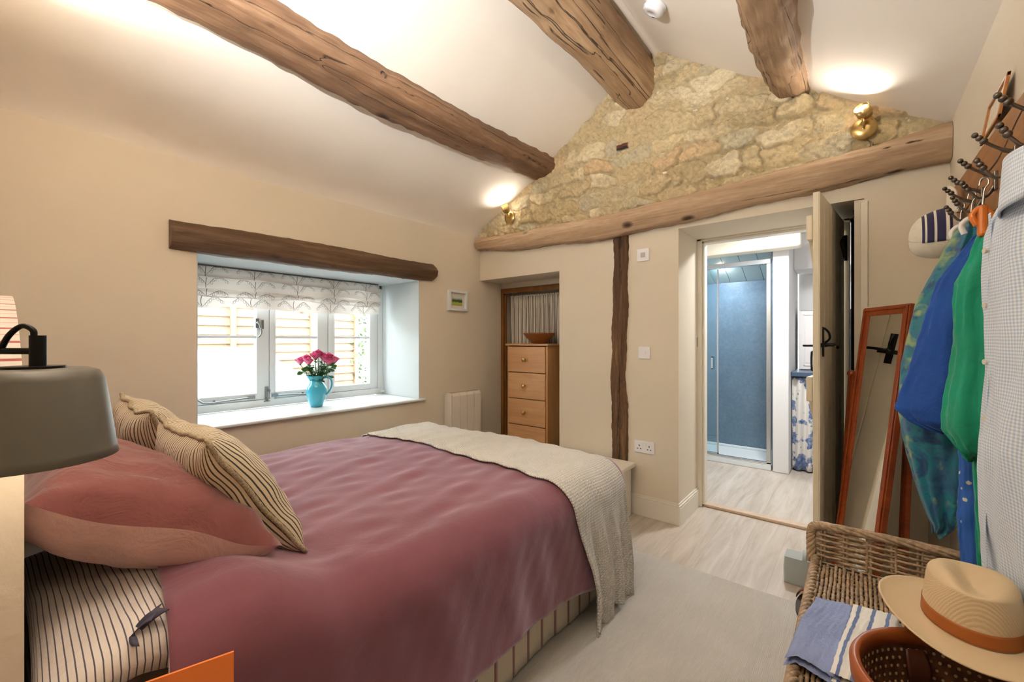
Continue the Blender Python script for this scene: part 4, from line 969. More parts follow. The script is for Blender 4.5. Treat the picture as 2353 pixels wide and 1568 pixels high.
# flat striped pillow under the near one
sp = place_pillow('pillow', 'striped ticking pillow lying flat under the near maroon pillow', (-1.30, .225, .678), (0, 1, 0), (-1, 0, 0), .38, .70, .13, [M_STRP], seed=3, cornr=.05, puff=.35)
sp = G(); 
for k, (dx, dy, dz) in enumerate(((.02, .03, .012), (-.02, .035, .0), (.03, .0, -.004), (.0, .05, .01))):
    sp.grid(lambda u, v: (-1.005+dx*v*1.1+(u-.5)*.016*(1+v), .155+dy*v*.9+.006*sin(u*5+k), .722+.03*v+dz*v*2-.02*v*v), 3, 6)
tag(sp.obj('pillow_tie', plain('navy_ribbon', '4a4658', .8), loc=(-1.0, .15, .71), solid=.002), 'knotted dusky navy ribbon tie on the striped pillow', 'ribbon')
place_pillow('pillow', 'maroon pillow with pale pink back at the near side of the bed', (-1.43, .225, .850), (1, .02, 0), (0, .40, -.225), .70, .47, .235, [M_MAR, M_PNK], seed=1, cornr=.10, wr=.007)
place_pillow('pillow', 'maroon pillow at the far side of the bed behind the striped cushions', (-2.08, .20, .88), (1, 0, 0), (0, .36, -.26), .62, .47, .20, [M_MAR, M_PNK], seed=2, cornr=.10, wr=.006)
M_CUSH = stripes('striped_cushion', 'd8c6a6', '3d3630', .0125, .28, ax=0, warp=.010, bump=.3)
M_PIPE = plain('cushion_piping', 'a8977a', .9, 0, 260, .5)
def cushion(o, near_top, near_bot, far, label, seed):
    nt_, nb = Vector(near_top), Vector(near_bot); ey = (nt_-nb); h = ey.length; ex = Vector(far)-nt_; w = ex.length
    c = (nt_+nb)/2+ex/2
    return place_pillow('cushion', label, c, ex, ey, w, h, .17, [M_CUSH], seed=seed, cat='cushion', pipe=True, cornr=.07, wr=.005, group='striped cushions leaning on the pillows', puff=.5)
cushion(0, (-1.16, .305, 1.015), (-1.135, .52, .675), (-1.60, .30, 1.02), 'narrow-striped cushion leaning on the near maroon pillow', 4)
cushion(0, (-1.62, .29, 1.035), (-1.64, .47, .69), (-2.01, .27, 1.055), 'narrow-striped cushion behind the first, in front of the far pillow', 6)

# ================= LAMP, BEDSIDE TABLE, CARD =================
lc = Vector((-.815, .032, 0))
lw = thing('wall_lamp', 'bedside wall lamp with grey-beige metal shade on a black arm', 'lamp', loc=(-.815, YF, 1.24))
M_SHADE = plain('taupe_metal_shade', '6c665a', .42, .15, 6, .1)
g = G().lathe([(.001, 1.214), (.050, 1.214), (.061, 1.210), (.067, 1.200), (.0785, 1.108), (.081, 1.097), (.0785, 1.097), (.064, 1.198), (.048, 1.208), (.001, 1.209)], c=(lc.x, lc.y, 0), n=56); g.obj('lamp_shade', M_SHADE, lw, world=True)
G().cyl((lc.x, lc.y, 1.212), (lc.x, lc.y, 1.217), .030, n=28).cyl((lc.x, lc.y+.004, 1.214), (lc.x, lc.y+.004, 1.256), .008, n=24).obj('swivel_post', M_BLACK, lw, world=True)
G().cyl((lc.x, lc.y, 1.236), (lc.x-.20, YF, 1.236), .0042, n=14).lathe([(.001, 0), (.04, 0), (.04, .012), (.001, .014)], M=Matrix.Rotation(-pi/2, 4, 'X'), c=(lc.x-.20, YF, 1.236)).obj('arm', M_BLACK, lw, world=True)
d_ = (Vector((lc.x-.20, YF, 0))-Vector((lc.x, lc.y, 0))).normalized()
G().tube(smooth_pts([(lc.x, lc.y, 1.25), (lc.x, lc.y, 1.262), (lc.x+d_.x*.014, lc.y+d_.y*.014, 1.268), (lc.x+d_.x*.03, lc.y+d_.y*.03, 1.256), (lc.x+d_.x*.04, lc.y+d_.y*.04, 1.238)], 5), .0033, 8).obj('flex', M_BLACK, lw, world=True)
g = G().sphere((lc.x, lc.y, 1.145), .026); g.obj('bulb', M_BULB, lw, world=True)
l = lamp('bedside_bulb', 'POINT', (0, 0, 0), .10, (1, .76, .5), lw, shadow_soft_size=.03); l.location = (0, lc.y-YF, 1.10-1.24)
bt = thing('bedside_table', 'painted bedside table beside the near side of the bed', 'table', loc=(-.68, .10, .012))
G().box((-.865, YF+.02, .595), (-.48, .30, .62)).obj('tabletop', M_TRIM, bt, world=True, bevel=.005)
G().box((-.845, YF+.03, .40), (-.50, .285, .595)).obj('drawer_case', M_TRIM, bt, world=True, bevel=.003)
for x in (-.845, -.53):
    for y in (YF+.035, .255): G().box((x, y, .012), (x+.03, y+.03, .40)).obj('leg', M_TRIM, bt, world=True, bevel=.003)
M_ORG = plain('orange_card', 'ef7d2e', .6)
cd = Vector((-.725+.70, .129-.22, 0)); cd.normalize(); p0 = Vector((-.70, .22, 0)); p1 = p0+cd*.20; nrm = Vector((-cd.y, cd.x, 0)); nrm = nrm if nrm.x < 0 else -nrm
q = p1+nrm*.0; g = G()
V = []
for z in (.62, .799):
    V += [(p0.x, p0.y, z), (p1.x, p1.y, z), (p1.x+nrm.x*.002, p1.y+nrm.y*.002, z), (p0.x+nrm.x*.002, p0.y+nrm.y*.002, z)]
g.hexa(V); e2 = cd; V = []
b0 = p0; n2 = Vector((-e2.y, e2.x, 0))*-.002
for z in (.62, .798): V += [(b0.x+nrm.x*.003, b0.y+nrm.y*.003, z), (p1.x+nrm.x*.003, p1.y+nrm.y*.003, z), (p1.x+nrm.x*.005, p1.y+nrm.y*.005, z), (b0.x+nrm.x*.005, b0.y+nrm.y*.005, z)]
g.hexa(V); tag(g.obj('folded_card', M_ORG, loc=(-.70, .15, .62)), 'plain bright orange folded card standing on the bedside table', 'card')
# low painted chest at the bed foot
bx = thing('storage_box', 'low cream painted box with a lid at the bed foot beside the post', 'box', loc=(-1.6, 2.74, 0))
G().box((-1.98, 2.61, 0), (-1.262, 2.885, .345)).obj('box_body', M_TRIM, bx, world=True, bevel=.004)
G().box((-2.0, 2.585, .345), (-1.235, 2.90, .378)).obj('lid', M_TRIM, bx, world=True, bevel=.006)
# ================= RIGHT WALL: PEG BOARD, CLOTHES, MIRROR =================
tp = [(2.675, 1.898), (2.45, 1.887), (2.02, 1.877), (1.587, 1.852), (1.15, 1.825)]
bt_ = [(1.15, 1.655), (1.45, 1.675), (1.587, 1.667), (1.805, 1.636), (2.0, 1.638), (2.155, 1.648), (2.44, 1.73), (2.60, 1.80), (2.675, 1.835)]
pb = thing('peg_board', 'long natural-edged elm board on the right wall carrying iron coat hooks', 'coat rack', loc=(.33, 1.9, 1.76))
g = G()
tops = [interp([p[0] for p in tp][::-1], [p[1] for p in tp][::-1], y)+.003*wob(y*12) for y in np.linspace(1.15, 2.675, 60)]
bots = [interp([p[0] for p in bt_], [p[1] for p in bt_], y)+.004*wob(y*15, 2) for y in np.linspace(1.15, 2.675, 60)]
poly = [(y, z) for y, z in zip(np.linspace(1.15, 2.675, 60), tops)]+[(y, z) for y, z in reversed(list(zip(np.linspace(1.15, 2.675, 60), bots)))]
g.prism(poly, 'X', .309, .339); g.obj('board', M_PEGW, pb, world=True, bevel=.004)
g = G(); cz = lambda y: 1.775+.02*sin(y*5)+.012*sin(y*13)-.02*(y-1.9)
ys = np.linspace(1.2, 2.55, 50); V = []; F = []
for i, y in enumerate(ys):
    w = .0016+.0018*abs(sin(y*9)); V += [(.3083, y, cz(y)+w), (.3083, y, cz(y)-w)]
    if i: F.append([2*i-2, 2*i, 2*i+1, 2*i-1])
g.add(V, F); g.obj('drying_crack', plain('crack_dark', '2c1a0e', .9), pb, world=True)
def hook(y, z):
    h = G().box((.301, y-.012, z-.030), (.310, y+.012, z+.024)).sphere((.303, y, z+.01), .006, 8)
    h.tube(smooth_pts([(.303, y, z+.012), (.285, y, z+.022), (.262, y-.004, z+.040), (.250, y-.006, z+.052)], 5), [.0055]*6+[.0038]*10, 10)
    h.tube(smooth_pts([(.303, y, z-.016), (.290, y, z-.040), (.272, y, z-.046), (.258, y, z-.030), (.250, y, z-.016)], 5), [.0055]*8+[.0038]*13, 10)
    for b, d in (((.250, y-.006, z+.052), (-.5, -.05, .6)), ((.250, y, z-.016), (-.4, 0, .8))):
        b = Vector(b); d = Vector(d).normalized()
        for k in range(3): h.sphere(tuple(b+d*k*.0125), .0084-.0007*k, 12)
    return h
for k, y in enumerate((1.40, 1.635, 1.84, 2.01, 2.14)):
    hook(y, 1.715).obj('coat_hook', M_IRON, pb, world=True, bevel=.0015)
# picture standing on the board
pr_ = thing('framed_picture', 'thin oak-framed drawing leaning on the wall on top of the peg board', 'picture', loc=(.32, 1.93, 1.885))
def ph(y, h): return (.312+.020*h/.125, y, 1.885+h)
def bar(g, ya, ha, yb, hb_, w=.012, t=.008):
    a, b, c, d = ph(ya, ha), ph(yb, ha), ph(yb, hb_), ph(ya, hb_)
    V = [a, b, c, d]; V += [(p[0]-t, p[1], p[2]) for p in V]; g.hexa(V); return g
g = G(); Y0, Y1, H = 1.815, 2.048, .125
for q in ((Y0, 0, Y0+.014, H), (Y1-.014, 0, Y1, H), (Y0, 0, Y1, .012), (Y0, H-.012, Y1, H)): bar(g, *q)
g.obj('picture_frame', wood('oak_frame', '9a6230', 'b87a42', 'c88c52', 'Y', 1, .4, knots=False, cracks=False, bump=.05), pr_, world=True, bevel=.0015)
t = NT('sketch_paper'); n1 = t.noise(t.coord(scale=(1, 9, 30)), 2.5, 5, .6, 1.0)
g = G(); bar(g, Y0+.012, .01, Y1-.012, H-.01, t=.002); g.obj('drawing', t.out(t.ramp(n1, [(.30, sr('8f8678')), (.38, sr('d8cdb8')), (.6, sr('e0d6c2'))]), .7), pr_, world=True)

def garment(name, mat, rows, parent=None, nf=7, amp=.008, n=44, steps=60, seed=0, tag_=None, uvs=None, flat=.5, loc=None, power=.7, ampb=None):
    """rows: (z, (xl,yl), (xr,yr), thickness) from top to bottom; a closed soft tube of cloth with vertical folds"""
    Z = [r[0] for r in rows][::-1]
    def at(z):
        f = lambda k, j: interp(Z, [r[k][j] for r in rows][::-1], z)
        return Vector((f(1, 0), f(1, 1), 0)), Vector((f(2, 0), f(2, 1), 0)), interp(Z, [r[3] for r in rows][::-1], z)
    z0, z1 = rows[0][0], rows[-1][0]
    def fn(u, v):
        vv = v; cap = 1.0
        z = lerp(z0, z1, vv); L, R, th = at(z); c = (L+R)/2; h = (R-L)/2
        if v < .04: cap = sqrt(max(.0, 1-(1-v/.04)**2))*.9+.1
        a = 2*pi*u; ca, sa = cos(a), sin(a)
        nrm = Vector((h.y, -h.x, 0)).normalized()
        fold = amp*(lerp(.3, 1, v))*(sin(ca*nf+seed+v*1.5+.8*sin(v*5))+.5*sin(ca*nf*2.1+seed*2-v*3))*(abs(sa)**.5)
        yy = math.copysign(abs(sa)**power, sa)*th/2
        p = c+h*ca*1.0*cap+nrm*(yy*cap+fold*math.copysign(1, sa))
        zz = z+.004*wob(u*6, v*3, seed)*v+(.012*sin(ca*3+seed)*(v > .97))
        p = p+nrm*.010*wob(ca*2, v*6, seed, 1.3, seed % 6)+h.normalized()*.004*wob(v*9, sa, seed)
        return (p.x, p.y, zz)
    per = uvs or (.5, abs(z0-z1))
    g = G().grid(fn, n, steps, uvs=per); 
    o = g.obj(name, mat, parent, world=parent is not None, loc=None if parent else (loc or (rows[0][1][0], rows[0][1][1], rows[0][0])), solid=.002)
    if tag_: tag(o, *tag_)
    return o
M_BLUE = cloth('royal_blue_cotton', '1450a8', .8, sheen=.2, dark='0f4296', big=7, wr=.35)
M_GREEN = cloth('emerald_cotton', '109a78', .8, sheen=.2, dark='0c8c6c', big=7, wr=.35)
t = NT('tie_dye_silk'); v = t.coord(); n1 = t.noise(v, 9, 4, .6, .8); n2 = t.noise(v, 13, 3, .5, .3)
c = t.ramp(n1, [(.30, sr('0f2f5e')), (.42, sr('1c4f7c')), (.50, sr('17808f')), (.60, sr('2b6a8e')), (.72, sr('1d3b6c'))])
c = t.mix(t.ramp(n2, [(.56, (0, 0, 0, 1)), (.66, (.85, .85, .85, 1))]), c, sr('9fb873'))
M_TIED = t.out(c, .5, t.bump(t.noise(v, 14, 3), .3, .02), Sheen_Weight=.2)
t = NT('blue_dotted_cotton'); v = t.coord(); vo = t.n('TexVoronoi', {'Vector': v, 'Scale': 32.0, 'Randomness': .8}).outputs[0]
M_DOTS = t.out(t.mix(t.ramp(vo, [(.18, (1, 1, 1, 1)), (.24, (0, 0, 0, 1))]), sr('2e66c0'), sr('e0dccf')), .7)
t = NT('pale_blue_gingham'); v = t.coord('UV'); s = t.n('SeparateXYZ', {0: v})
def sq(o, p): return t.math('GREATER_THAN', t.math('FRACT', t.math('DIVIDE', o, p)), .5)
ck = t.math('MULTIPLY', t.math('ADD', sq(s.outputs[0], .007), sq(s.outputs[1], .007)), .5)
M_GING = t.out(t.ramp(ck, [(0, sr('eef1f6')), (.5, sr('d3deee')), (1, sr('b0c6e4'))]), .85, t.bump(t.noise(t.coord(), 9, 4), .35, .03), Sheen_Weight=.2)
# tie-dye blouse, blue top, green blouse, dotted skirt, gingham shirt: each on its own hanger
M_WIRE = plain('steel_wire', 'c9cbcc', .25, .9); M_HANG = plain('orange_varnished_hanger', 'd9792c', .35)
def hanger(y, z, xb, name_label, mat, xl, w=.0):
    h = thing('coat_hanger', name_label, 'hanger', loc=(xb, y, z))
    G().tube(smooth_pts([(xb-.006, y, z+.028), (xb-.002, y, z+.046), (xb+.010, y, z+.046), (xb+.012, y, z+.030), (xb+.004, y, z+.012), (xb, y, z-.045)], 5), .0022, 8).obj('wire_hook', M_WIRE, h, world=True)
    G().tube(smooth_pts([(xl, y, z-.085), (xb-.02, y, z-.055), (xb, y, z-.035), (xb+.015, y, z-.055), (.315, y, z-.085)], 4), .008, 10).obj('shoulder_bar', mat, h, world=True)
    return h
hanger(2.17, 1.690, .275, 'white hanger with a wire hook holding the tie-dye blouse on the farthest coat hook', M_PLAS, .262)
hanger(2.00, 1.680, .278, 'white hanger with a wire hook holding the royal blue top', M_PLAS, .265)
h3 = hanger(1.79, 1.665, .272, 'orange wooden hanger showing above the emerald green blouse', M_HANG, .262)
G().box((.262, 1.775, 1.545), (.282, 1.805, 1.635)).obj('hanger_neck', M_HANG, h3, world=True, bevel=.008)
garment('blouse', M_TIED, [(1.665, (.275, 2.15), (.315, 2.15), .03), (1.62, (.255, 2.16), (.325, 2.15), .05), (1.55, (.23, 2.18), (.33, 2.14), .07), (1.38, (.165, 2.2), (.325, 2.14), .08), (1.17, (.124, 2.2), (.32, 2.12), .09), (1.0, (.112, 2.18), (.31, 2.12), .09), (.90, (.124, 2.17), (.30, 2.12), .09), (.756, (.154, 2.16), (.285, 2.12), .08), (.62, (.188, 2.15), (.275, 2.13), .07), (.585, (.200, 2.15), (.262, 2.14), .05), (.55, (.204, 2.15), (.225, 2.15), .03)], nf=6, amp=.010, seed=3, tag_=('blue, teal and lime tie-dye blouse hanging behind the royal blue top', 'blouse', 'clothes hanging from the peg board'))
garment('top', M_BLUE, [(1.60, (.292, 2.0), (.318, 1.99), .03), (1.56, (.270, 2.01), (.325, 1.98), .05), (1.456, (.212, 2.02), (.325, 1.98), .07), (1.34, (.174, 2.02), (.32, 1.97), .08), (1.15, (.134, 2.02), (.31, 1.96), .09), (1.012, (.097, 2.01), (.30, 1.95), .095), (.975, (.13, 2.0), (.295, 1.94), .09), (.955, (.215, 1.98), (.29, 1.94), .07)], nf=5, amp=.009, seed=1, tag_=('royal blue top with a wide short sleeve, hanging between the tie-dye and green blouses', 'top', 'clothes hanging from the peg board'))
gb = thing('blouse', 'emerald green blouse with gathered buttoned cuff hanging from an orange hanger', 'blouse', loc=(.28, 1.78, 1.56), group='clothes hanging from the peg board')
garment('sleeve', M_GREEN, [(1.575, (.268, 1.80), (.318, 1.78), .03), (1.53, (.258, 1.81), (.322, 1.77), .05), (1.48, (.248, 1.81), (.325, 1.76), .06), (1.42, (.228, 1.82), (.325, 1.75), .08), (1.227, (.216, 1.82), (.32, 1.74), .09), (1.06, (.204, 1.81), (.315, 1.73), .10), (.985, (.198, 1.80), (.31, 1.73), .10), (.945, (.222, 1.79), (.305, 1.74), .09), (.91, (.245, 1.78), (.298, 1.75), .06)], gb, nf=6, amp=.012, seed=2)
garment('cuff', M_GREEN, [(1.01, (.199, 1.805), (.262, 1.765), .055), (.985, (.197, 1.80), (.262, 1.76), .06), (.955, (.215, 1.79), (.268, 1.75), .055), (.935, (.235, 1.785), (.275, 1.75), .045)], gb, nf=9, amp=.006, seed=5, n=48, steps=16)
garment('blouse_body', M_GREEN, [(1.50, (.285, 1.80), (.325, 1.77), .04), (1.0, (.262, 1.82), (.325, 1.76), .06), (.85, (.262, 1.82), (.325, 1.76), .05), (.58, (.274, 1.82), (.325, 1.77), .05)], gb, nf=4, amp=.008, seed=4)
G().cyl((.243, 1.755, .955), (.241, 1.750, .955), .0055, n=12).obj('button', plain('green_button', '0c6b52', .4), gb, world=True)
garment('skirt', M_DOTS, [(1.02, (.243, 1.91), (.29, 1.90), .04), (.90, (.238, 1.91), (.29, 1.90), .05), (.70, (.238, 1.91), (.295, 1.90), .05), (.50, (.245, 1.91), (.30, 1.90), .05)], nf=3, amp=.006, seed=6, tag_=('mid-blue skirt scattered with small white marks, hanging below the green cuff', 'skirt', 'clothes hanging from the peg board'))
gs = thing('shirt', 'pale blue gingham shirt hanging nearest the camera on the right wall', 'shirt', loc=(.28, 1.35, 1.58), group='clothes hanging from the peg board')
garment('shirt_body', M_GING, [(1.60, (.292, 1.46), (.325, 1.08), .03), (1.56, (.262, 1.50), (.325, 1.06), .06), (1.50, (.250, 1.515), (.325, 1.04), .075), (1.42, (.250, 1.52), (.325, 1.03), .085), (1.18, (.247, 1.52), (.32, 1.02), .09), (1.02, (.240, 1.52), (.32, 1.02), .09), (.82, (.234, 1.52), (.325, 1.02), .06), (.695, (.236, 1.52), (.325, 1.02), .04)], gs, nf=5, amp=.006, seed=8, n=90, uvs=(1.15, .9))
g = G()
g.grid(lambda u, v: (.268-.030*sin(pi*u)*1-.012*v+.004*sin(u*9), lerp(1.50, 1.14, u)-.03*v, 1.605+.02*sin(pi*u)-.085*v*(1+.35*sin(pi*u*1.0)*(u < .8))), 30, 8, uvs=(.4, .09))
g.obj('collar', M_GING, gs, world=True, solid=.003)
G().grid(lambda u, v: (.2315+.0*u-.006*v+.002*sin(v*20), lerp(1.452, 1.435, u), lerp(1.54, .72, v)), 3, 40, uvs=(.02, .85)).obj('button_band', M_GING, gs, world=True, solid=.002)
for z in (1.455, 1.33, 1.20, 1.07): G().cyl((.226, 1.442, z), (.221, 1.440, z), .006, n=12).obj('button', plain('pearl_button', 'd8d2c4', .3), gs, world=True)
# cap on the farthest hook
cp = thing('cap', 'white cotton cap with navy stripes hanging at the far end of the peg board', 'cap', loc=(.24, 2.36, 1.67))
M_CAPW = cloth('cap_cotton', 'ece4d2', .85, sheen=.2, big=14, wr=.25)
def cap_pt(th, ph_, k=1.0):
    # dome pointing away from the wall and down
    ct, st = cos(th), sin(th); c, s = cos(ph_), sin(ph_)
    ax = (abs(ct)**.8)*math.copysign(1, ct)
    x = .285-.130*k*ax; r = abs(st)**.75
    return (x+.0*c, 2.36+.068*k*r*c, 1.668+.098*k*r*s*(1+.06*s)-.012*ax)
G().grid(lambda u, v: cap_pt(v*pi*.5, u*2*pi), 40, 18).obj('crown', M_CAPW, cp, world=True, solid=.003)
G().tube([cap_pt(v*pi*.5, -.25*pi-.6, 1.004) for v in np.linspace(0, 1, 16)], .0012, 6).tube([cap_pt(v*pi*.5, -.9*pi, 1.004) for v in np.linspace(0, 1, 16)], .0012, 6).obj('seam', plain('cap_seam', 'cdc2ac', .9), cp, world=True)
M_NAVY = stripes('navy_stripes', '2e2c52', 'e8e2d4', .016, .22, coord='UV', ax=0)
G().grid(lambda u, v: cap_pt(lerp(.55, .97, u)*pi*.5, lerp(.62*pi, 1.12*pi, v), 1.02), 12, 16, uvs=(.045, .1)).obj('striped_panel', M_NAVY, cp, world=True, solid=.001)
g = G().grid(lambda u, v: (.292-.026*sin(pi*u)*(1-.4*v)-.004*v, lerp(2.30, 2.42, u)*1.0, 1.735+.105*v*sin(pi*lerp(.15, .85, u))**.6+.01*v), 16, 10); g.obj('peak', M_CAPW, cp, world=True, solid=.006)

# cheval mirror in the corner
TL, TR = Vector((.026, 2.715, 1.405)), Vector((.176, 2.450, 1.405)); ex = (TR-TL).normalized(); nh = Vector((-.87, -.49, 0)).normalized()
bot = TL+nh*.152+Vector((0, 0, -1.335)); ey = (TL-bot).normalized(); ez = ex.cross(ey); Wm = (TR-TL).length; Hm = (TL-bot).length
if ez.dot(nh) < 0: ez = -ez
mr = thing('mirror', 'tall leaning mahogany-framed cheval mirror between the door and the hanging clothes', 'mirror', M=frame_mat(bot, ex, ey, ex.cross(ey)))
sg = 1 if ex.cross(ey).dot(nh) > 0 else -1
g = G(); fw = .040
for (a, b) in (((0, 0), (fw, Hm)), ((Wm-fw, 0), (Wm, Hm)), ((fw, 0), (Wm-fw, fw)), ((fw, Hm-fw), (Wm-fw, Hm))):
    g.box((a[0], a[1], -.014*sg), (b[0], b[1], .010*sg))
g.box((.006, .006, .010*sg), (.018, Hm-.006, .016*sg)).box((Wm-.018, .006, .010*sg), (Wm-.006, Hm-.006, .016*sg)).box((.018, Hm-.018, .010*sg), (Wm-.018, Hm-.006, .016*sg))
g.obj('mirror_frame', M_MAHOG, mr, bevel=.003)
t = NT('mirror_silver'); M_MIR = t.out((.86, .88, .87, 1), .015, None, Metallic=1.0)
G().box((fw, fw, 0), (Wm-fw, Hm-fw, .004*sg)).obj('mirror_glass', M_MIR, mr)
def postm(a, b, w=.026):
    a, b = Vector(a), Vector(b); g = G(); d = (b-a).normalized(); s1 = ex*w/2; s2 = nh*w*.55
    V = [a-s1-s2, a+s1-s2, a+s1+s2, a-s1+s2, b-s1-s2, b+s1-s2, b+s1+s2, b-s1+s2]; g.hexa(V); return g
for nm, a, b in (('stand_post', (-.085, 2.775, .02), (-.030, 2.825, 1.075)), ('stand_post', (.135, 2.50, .02), (.172, 2.535, 1.075))):
    a, b = Vector(a), Vector(b)
    g = postm(a-ex*.010, b-ex*.010, .016); g2 = postm(a+ex*.012, b+ex*.012, .020); g.add(g2.V, g2.F); g.sphere(tuple(b+Vector((0, 0, .0))), .020, 14)
    g.obj('stand_post', M_MAHOG, mr, world=True, bevel=.004)
G().cyl((-.085, 2.775, .05), (.135, 2.50, .05), .012, n=12).obj('stretcher', M_MAHOG, mr, world=True)
for p in ((-.085, 2.775), (.135, 2.50)):
    p = Vector((p[0], p[1], 0)); a, b = p+nh*.10, p-nh*.09; g = G()
    V = []
    for z in (0.001, .035):
        for q in (a-ex*.014, b-ex*.014, b+ex*.014, a+ex*.014): V.append((q.x, q.y, z))
    g.hexa(V); g.obj('stand_foot', M_MAHOG, mr, world=True, bevel=.006)
g = G().box((.022, 2.905, .012), (.262, 2.918, 1.425)); tag(g.obj('panel', M_TRIM, loc=(.14, 2.91, 0), bevel=.002), 'cream painted board standing against the wall behind the mirror', 'board')
# fabric door stop and slipper
ds = thing('door_stop', 'grey herringbone fabric cube door stop against the open door', 'door stop', loc=(-.245, 2.64, 0))
t = NT('grey_herringbone'); v = t.coord(); ww = t.n('TexWave', {'Vector': t.coord(rot=(0, .7, .6)), 'Scale': 130.0, 'Distortion': .5}).outputs[1]
M_HERR = t.out(t.mix(ww, sr('8d928f'), sr('c9cfcd')), .95, t.bump(ww, .4, .002))
g = G(); g.grid(lambda u, v: (-.245+.062*math.copysign(abs(cos(2*pi*u))**.3, cos(2*pi*u))*(1-.10*v**4-.04*(1-v)**4), 2.645+.058*math.copysign(abs(sin(2*pi*u))**.3, sin(2*pi*u))*(1-.10*v**4), .002+.13*v), 64, 12)
g.add([(-.245+.056*a, 2.645+.052*b, .132) for a, b in ((-1, -1), (1, -1), (1, 1), (-1, 1))], [[0, 1, 2, 3]])
g.obj('weighted_cube', M_HERR, ds, world=True)
G().grid(lambda u, v: (-.215+.018*(v-.5), 2.645+.05*cos(pi*u), .128+.035*sin(pi*u)), 14, 3).obj('strap', M_HERR, ds, world=True, solid=.003)
sl = thing('slipper', 'brown leather slipper on the carpet edge, mostly behind the wicker seat', 'slipper', loc=(-.18, 2.38, .012))
M_LEA = plain('brown_leather', '6a3a2a', .5, 0, 20, .15)
G().grid(lambda u, v: (-.185+.045*cos(2*pi*u)*(1-.0*v), 2.38+.125*sin(2*pi*u), .013+.012*v), 32, 2).add([(-.185+.045*cos(2*pi*k/32), 2.38+.125*sin(2*pi*k/32), .025) for k in range(32)], [list(range(32))]).obj('sole', plain('slipper_sole', '3a2c22', .7), sl, world=True)
G().grid(lambda u, v: (-.185+.047*cos(pi*u)*(1-.25*v), 2.43+.075*v-.012*sin(pi*u)*(1-v), .022+.05*sin(pi*u)*(1-.65*v**2)), 20, 10).obj('upper', M_LEA, sl, world=True, solid=.003)

# ================= WICKER SEAT =================
t = NT('grey_brown_wicker'); n1 = t.noise(t.coord(scale=(70, 70, 70)), 1.0, 2); n2 = t.noise(t.coord(scale=(9, 9, 9)), 1.0, 3)
f = t.math('ADD', t.math('MULTIPLY', n1, .65), t.math('MULTIPLY', n2, .35))
M_WICK = t.out(t.ramp(f, [(.3, sr('7a6350')), (.45, sr('9c8468')), (.58, sr('b69a7c')), (.72, sr('d0b184'))]), .55, t.bump(t.noise(t.coord(), 160, 2), .2, .002))
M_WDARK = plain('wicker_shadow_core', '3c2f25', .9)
wk = thing('wicker_seat', 'low grey-brown wicker seat with a short woven back, against the right wall', 'seat', loc=(.09, 1.48, .012))
sx0, sx1, sy0, sy1, sz = -.125, .305, .98, 1.925, .452
def helix(P, R, r, turns, strands, g, n=8, steps=None):
    P = [Vector(p) for p in P]; m = len(P); 
    for s_ in range(strands):
        pts = []; up = Vector((0, 0, 1)); 
        for i in range(m):
            d = (P[min(i+1, m-1)]-P[max(i-1, 0)]).normalized(); x = d.cross(Vector((.13, .2, .97))); x.normalize(); y = d.cross(x)
            a = 2*pi*(turns*i/(m-1)+s_/strands); pts.append(P[i]+x*R*cos(a)+y*R*sin(a))
        g.tube(pts, r, n)
def line(a, b, n): return [Vector(a).lerp(Vector(b), k/(n-1)) for k in range(n)]
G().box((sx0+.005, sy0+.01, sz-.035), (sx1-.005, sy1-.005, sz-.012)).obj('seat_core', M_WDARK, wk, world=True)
g = G(); rs = random.Random(11)
nxs = 37
for i in range(nxs):
    x = lerp(sx0+.016, sx1-.006, i/(nxs-1)); ph = (i % 2)*.5+(.25 if (i//2) % 2 else 0)
    y = sy1-.012-ph*.056
    while y > sy0+.05:
        L = .062; xj = x+rs.uniform(-.0012, .0012); r = rs.uniform(.0042, .0053); hh = rs.uniform(.005, .008)
        g.tube([(xj, y, sz-.012), (xj+.0005, y-L*.2, sz-.012+hh), (xj+.001, y-L*.5, sz-.009+hh), (xj+.001, y-L*.8, sz-.012+hh), (xj, y-L*1.0, sz-.013)], [r*.7, r, r, r, r*.7], 7)
        y -= .0565
for k in range(34): 
    y = sy1-.01-k*.0282; g.tube([(sx0+.004, y, sz-.013), (sx1-.004, y, sz-.013)], .0038, 6)
g.obj('woven_seat', M_WICK, wk, world=True)
g = G(); helix(line((sx0+.002, sy0, sz-.004), (sx0+.002, sy1-.01, sz-.004), 110), .0085, .0072, 9.5, 4, g); g.obj('edge_braid', M_WICK, wk, world=True)
g = G(); helix(line((sx1-.0, sy0, sz-.004), (sx1-.0, sy1-.01, sz-.004), 60), .0085, .0072, 9.5, 4, g); g.obj('edge_braid', M_WICK, wk, world=True)
yb = sy1+.008; zt = .566
g = G()
for k in range(11):
    z = lerp(sz-.004, zt-.022, k/10)
    pts = [(x, yb+.0055*sin((x-sx0)/.0735*pi+k*pi)+rs.uniform(-.0006, .0006), z+rs.uniform(-.0012, .0012)) for x in np.linspace(sx0, sx1, 60)]; g.tube(pts, rs.uniform(.0040, .0049), 7)
for k in range(7):
    x = lerp(sx0+.022, sx1-.02, k/6)
    for d in (-.0055, .0055): g.tube([(x+d, yb-.001, .40), (x+d*.9, yb, zt)], .0048, 7)
g.obj('woven_back', M_WICK, wk, world=True)
rim = smooth_pts([(sx0-.012, yb-.006, sz-.02), (sx0-.014, yb, sz+.04), (sx0-.012, yb, zt-.02), (sx0+.006, yb, zt-.002), (sx0+.05, yb, zt+.001), (.09, yb, zt+.004), (sx1-.04, yb, zt+.002), (sx1-.004, yb, zt-.008), (sx1+.006, yb, zt-.04), (sx1+.006, yb, sz)], 14)
g = G(); helix(rim, .0085, .0075, 5.0, 5, g); g.obj('back_rim', M_WICK, wk, world=True)
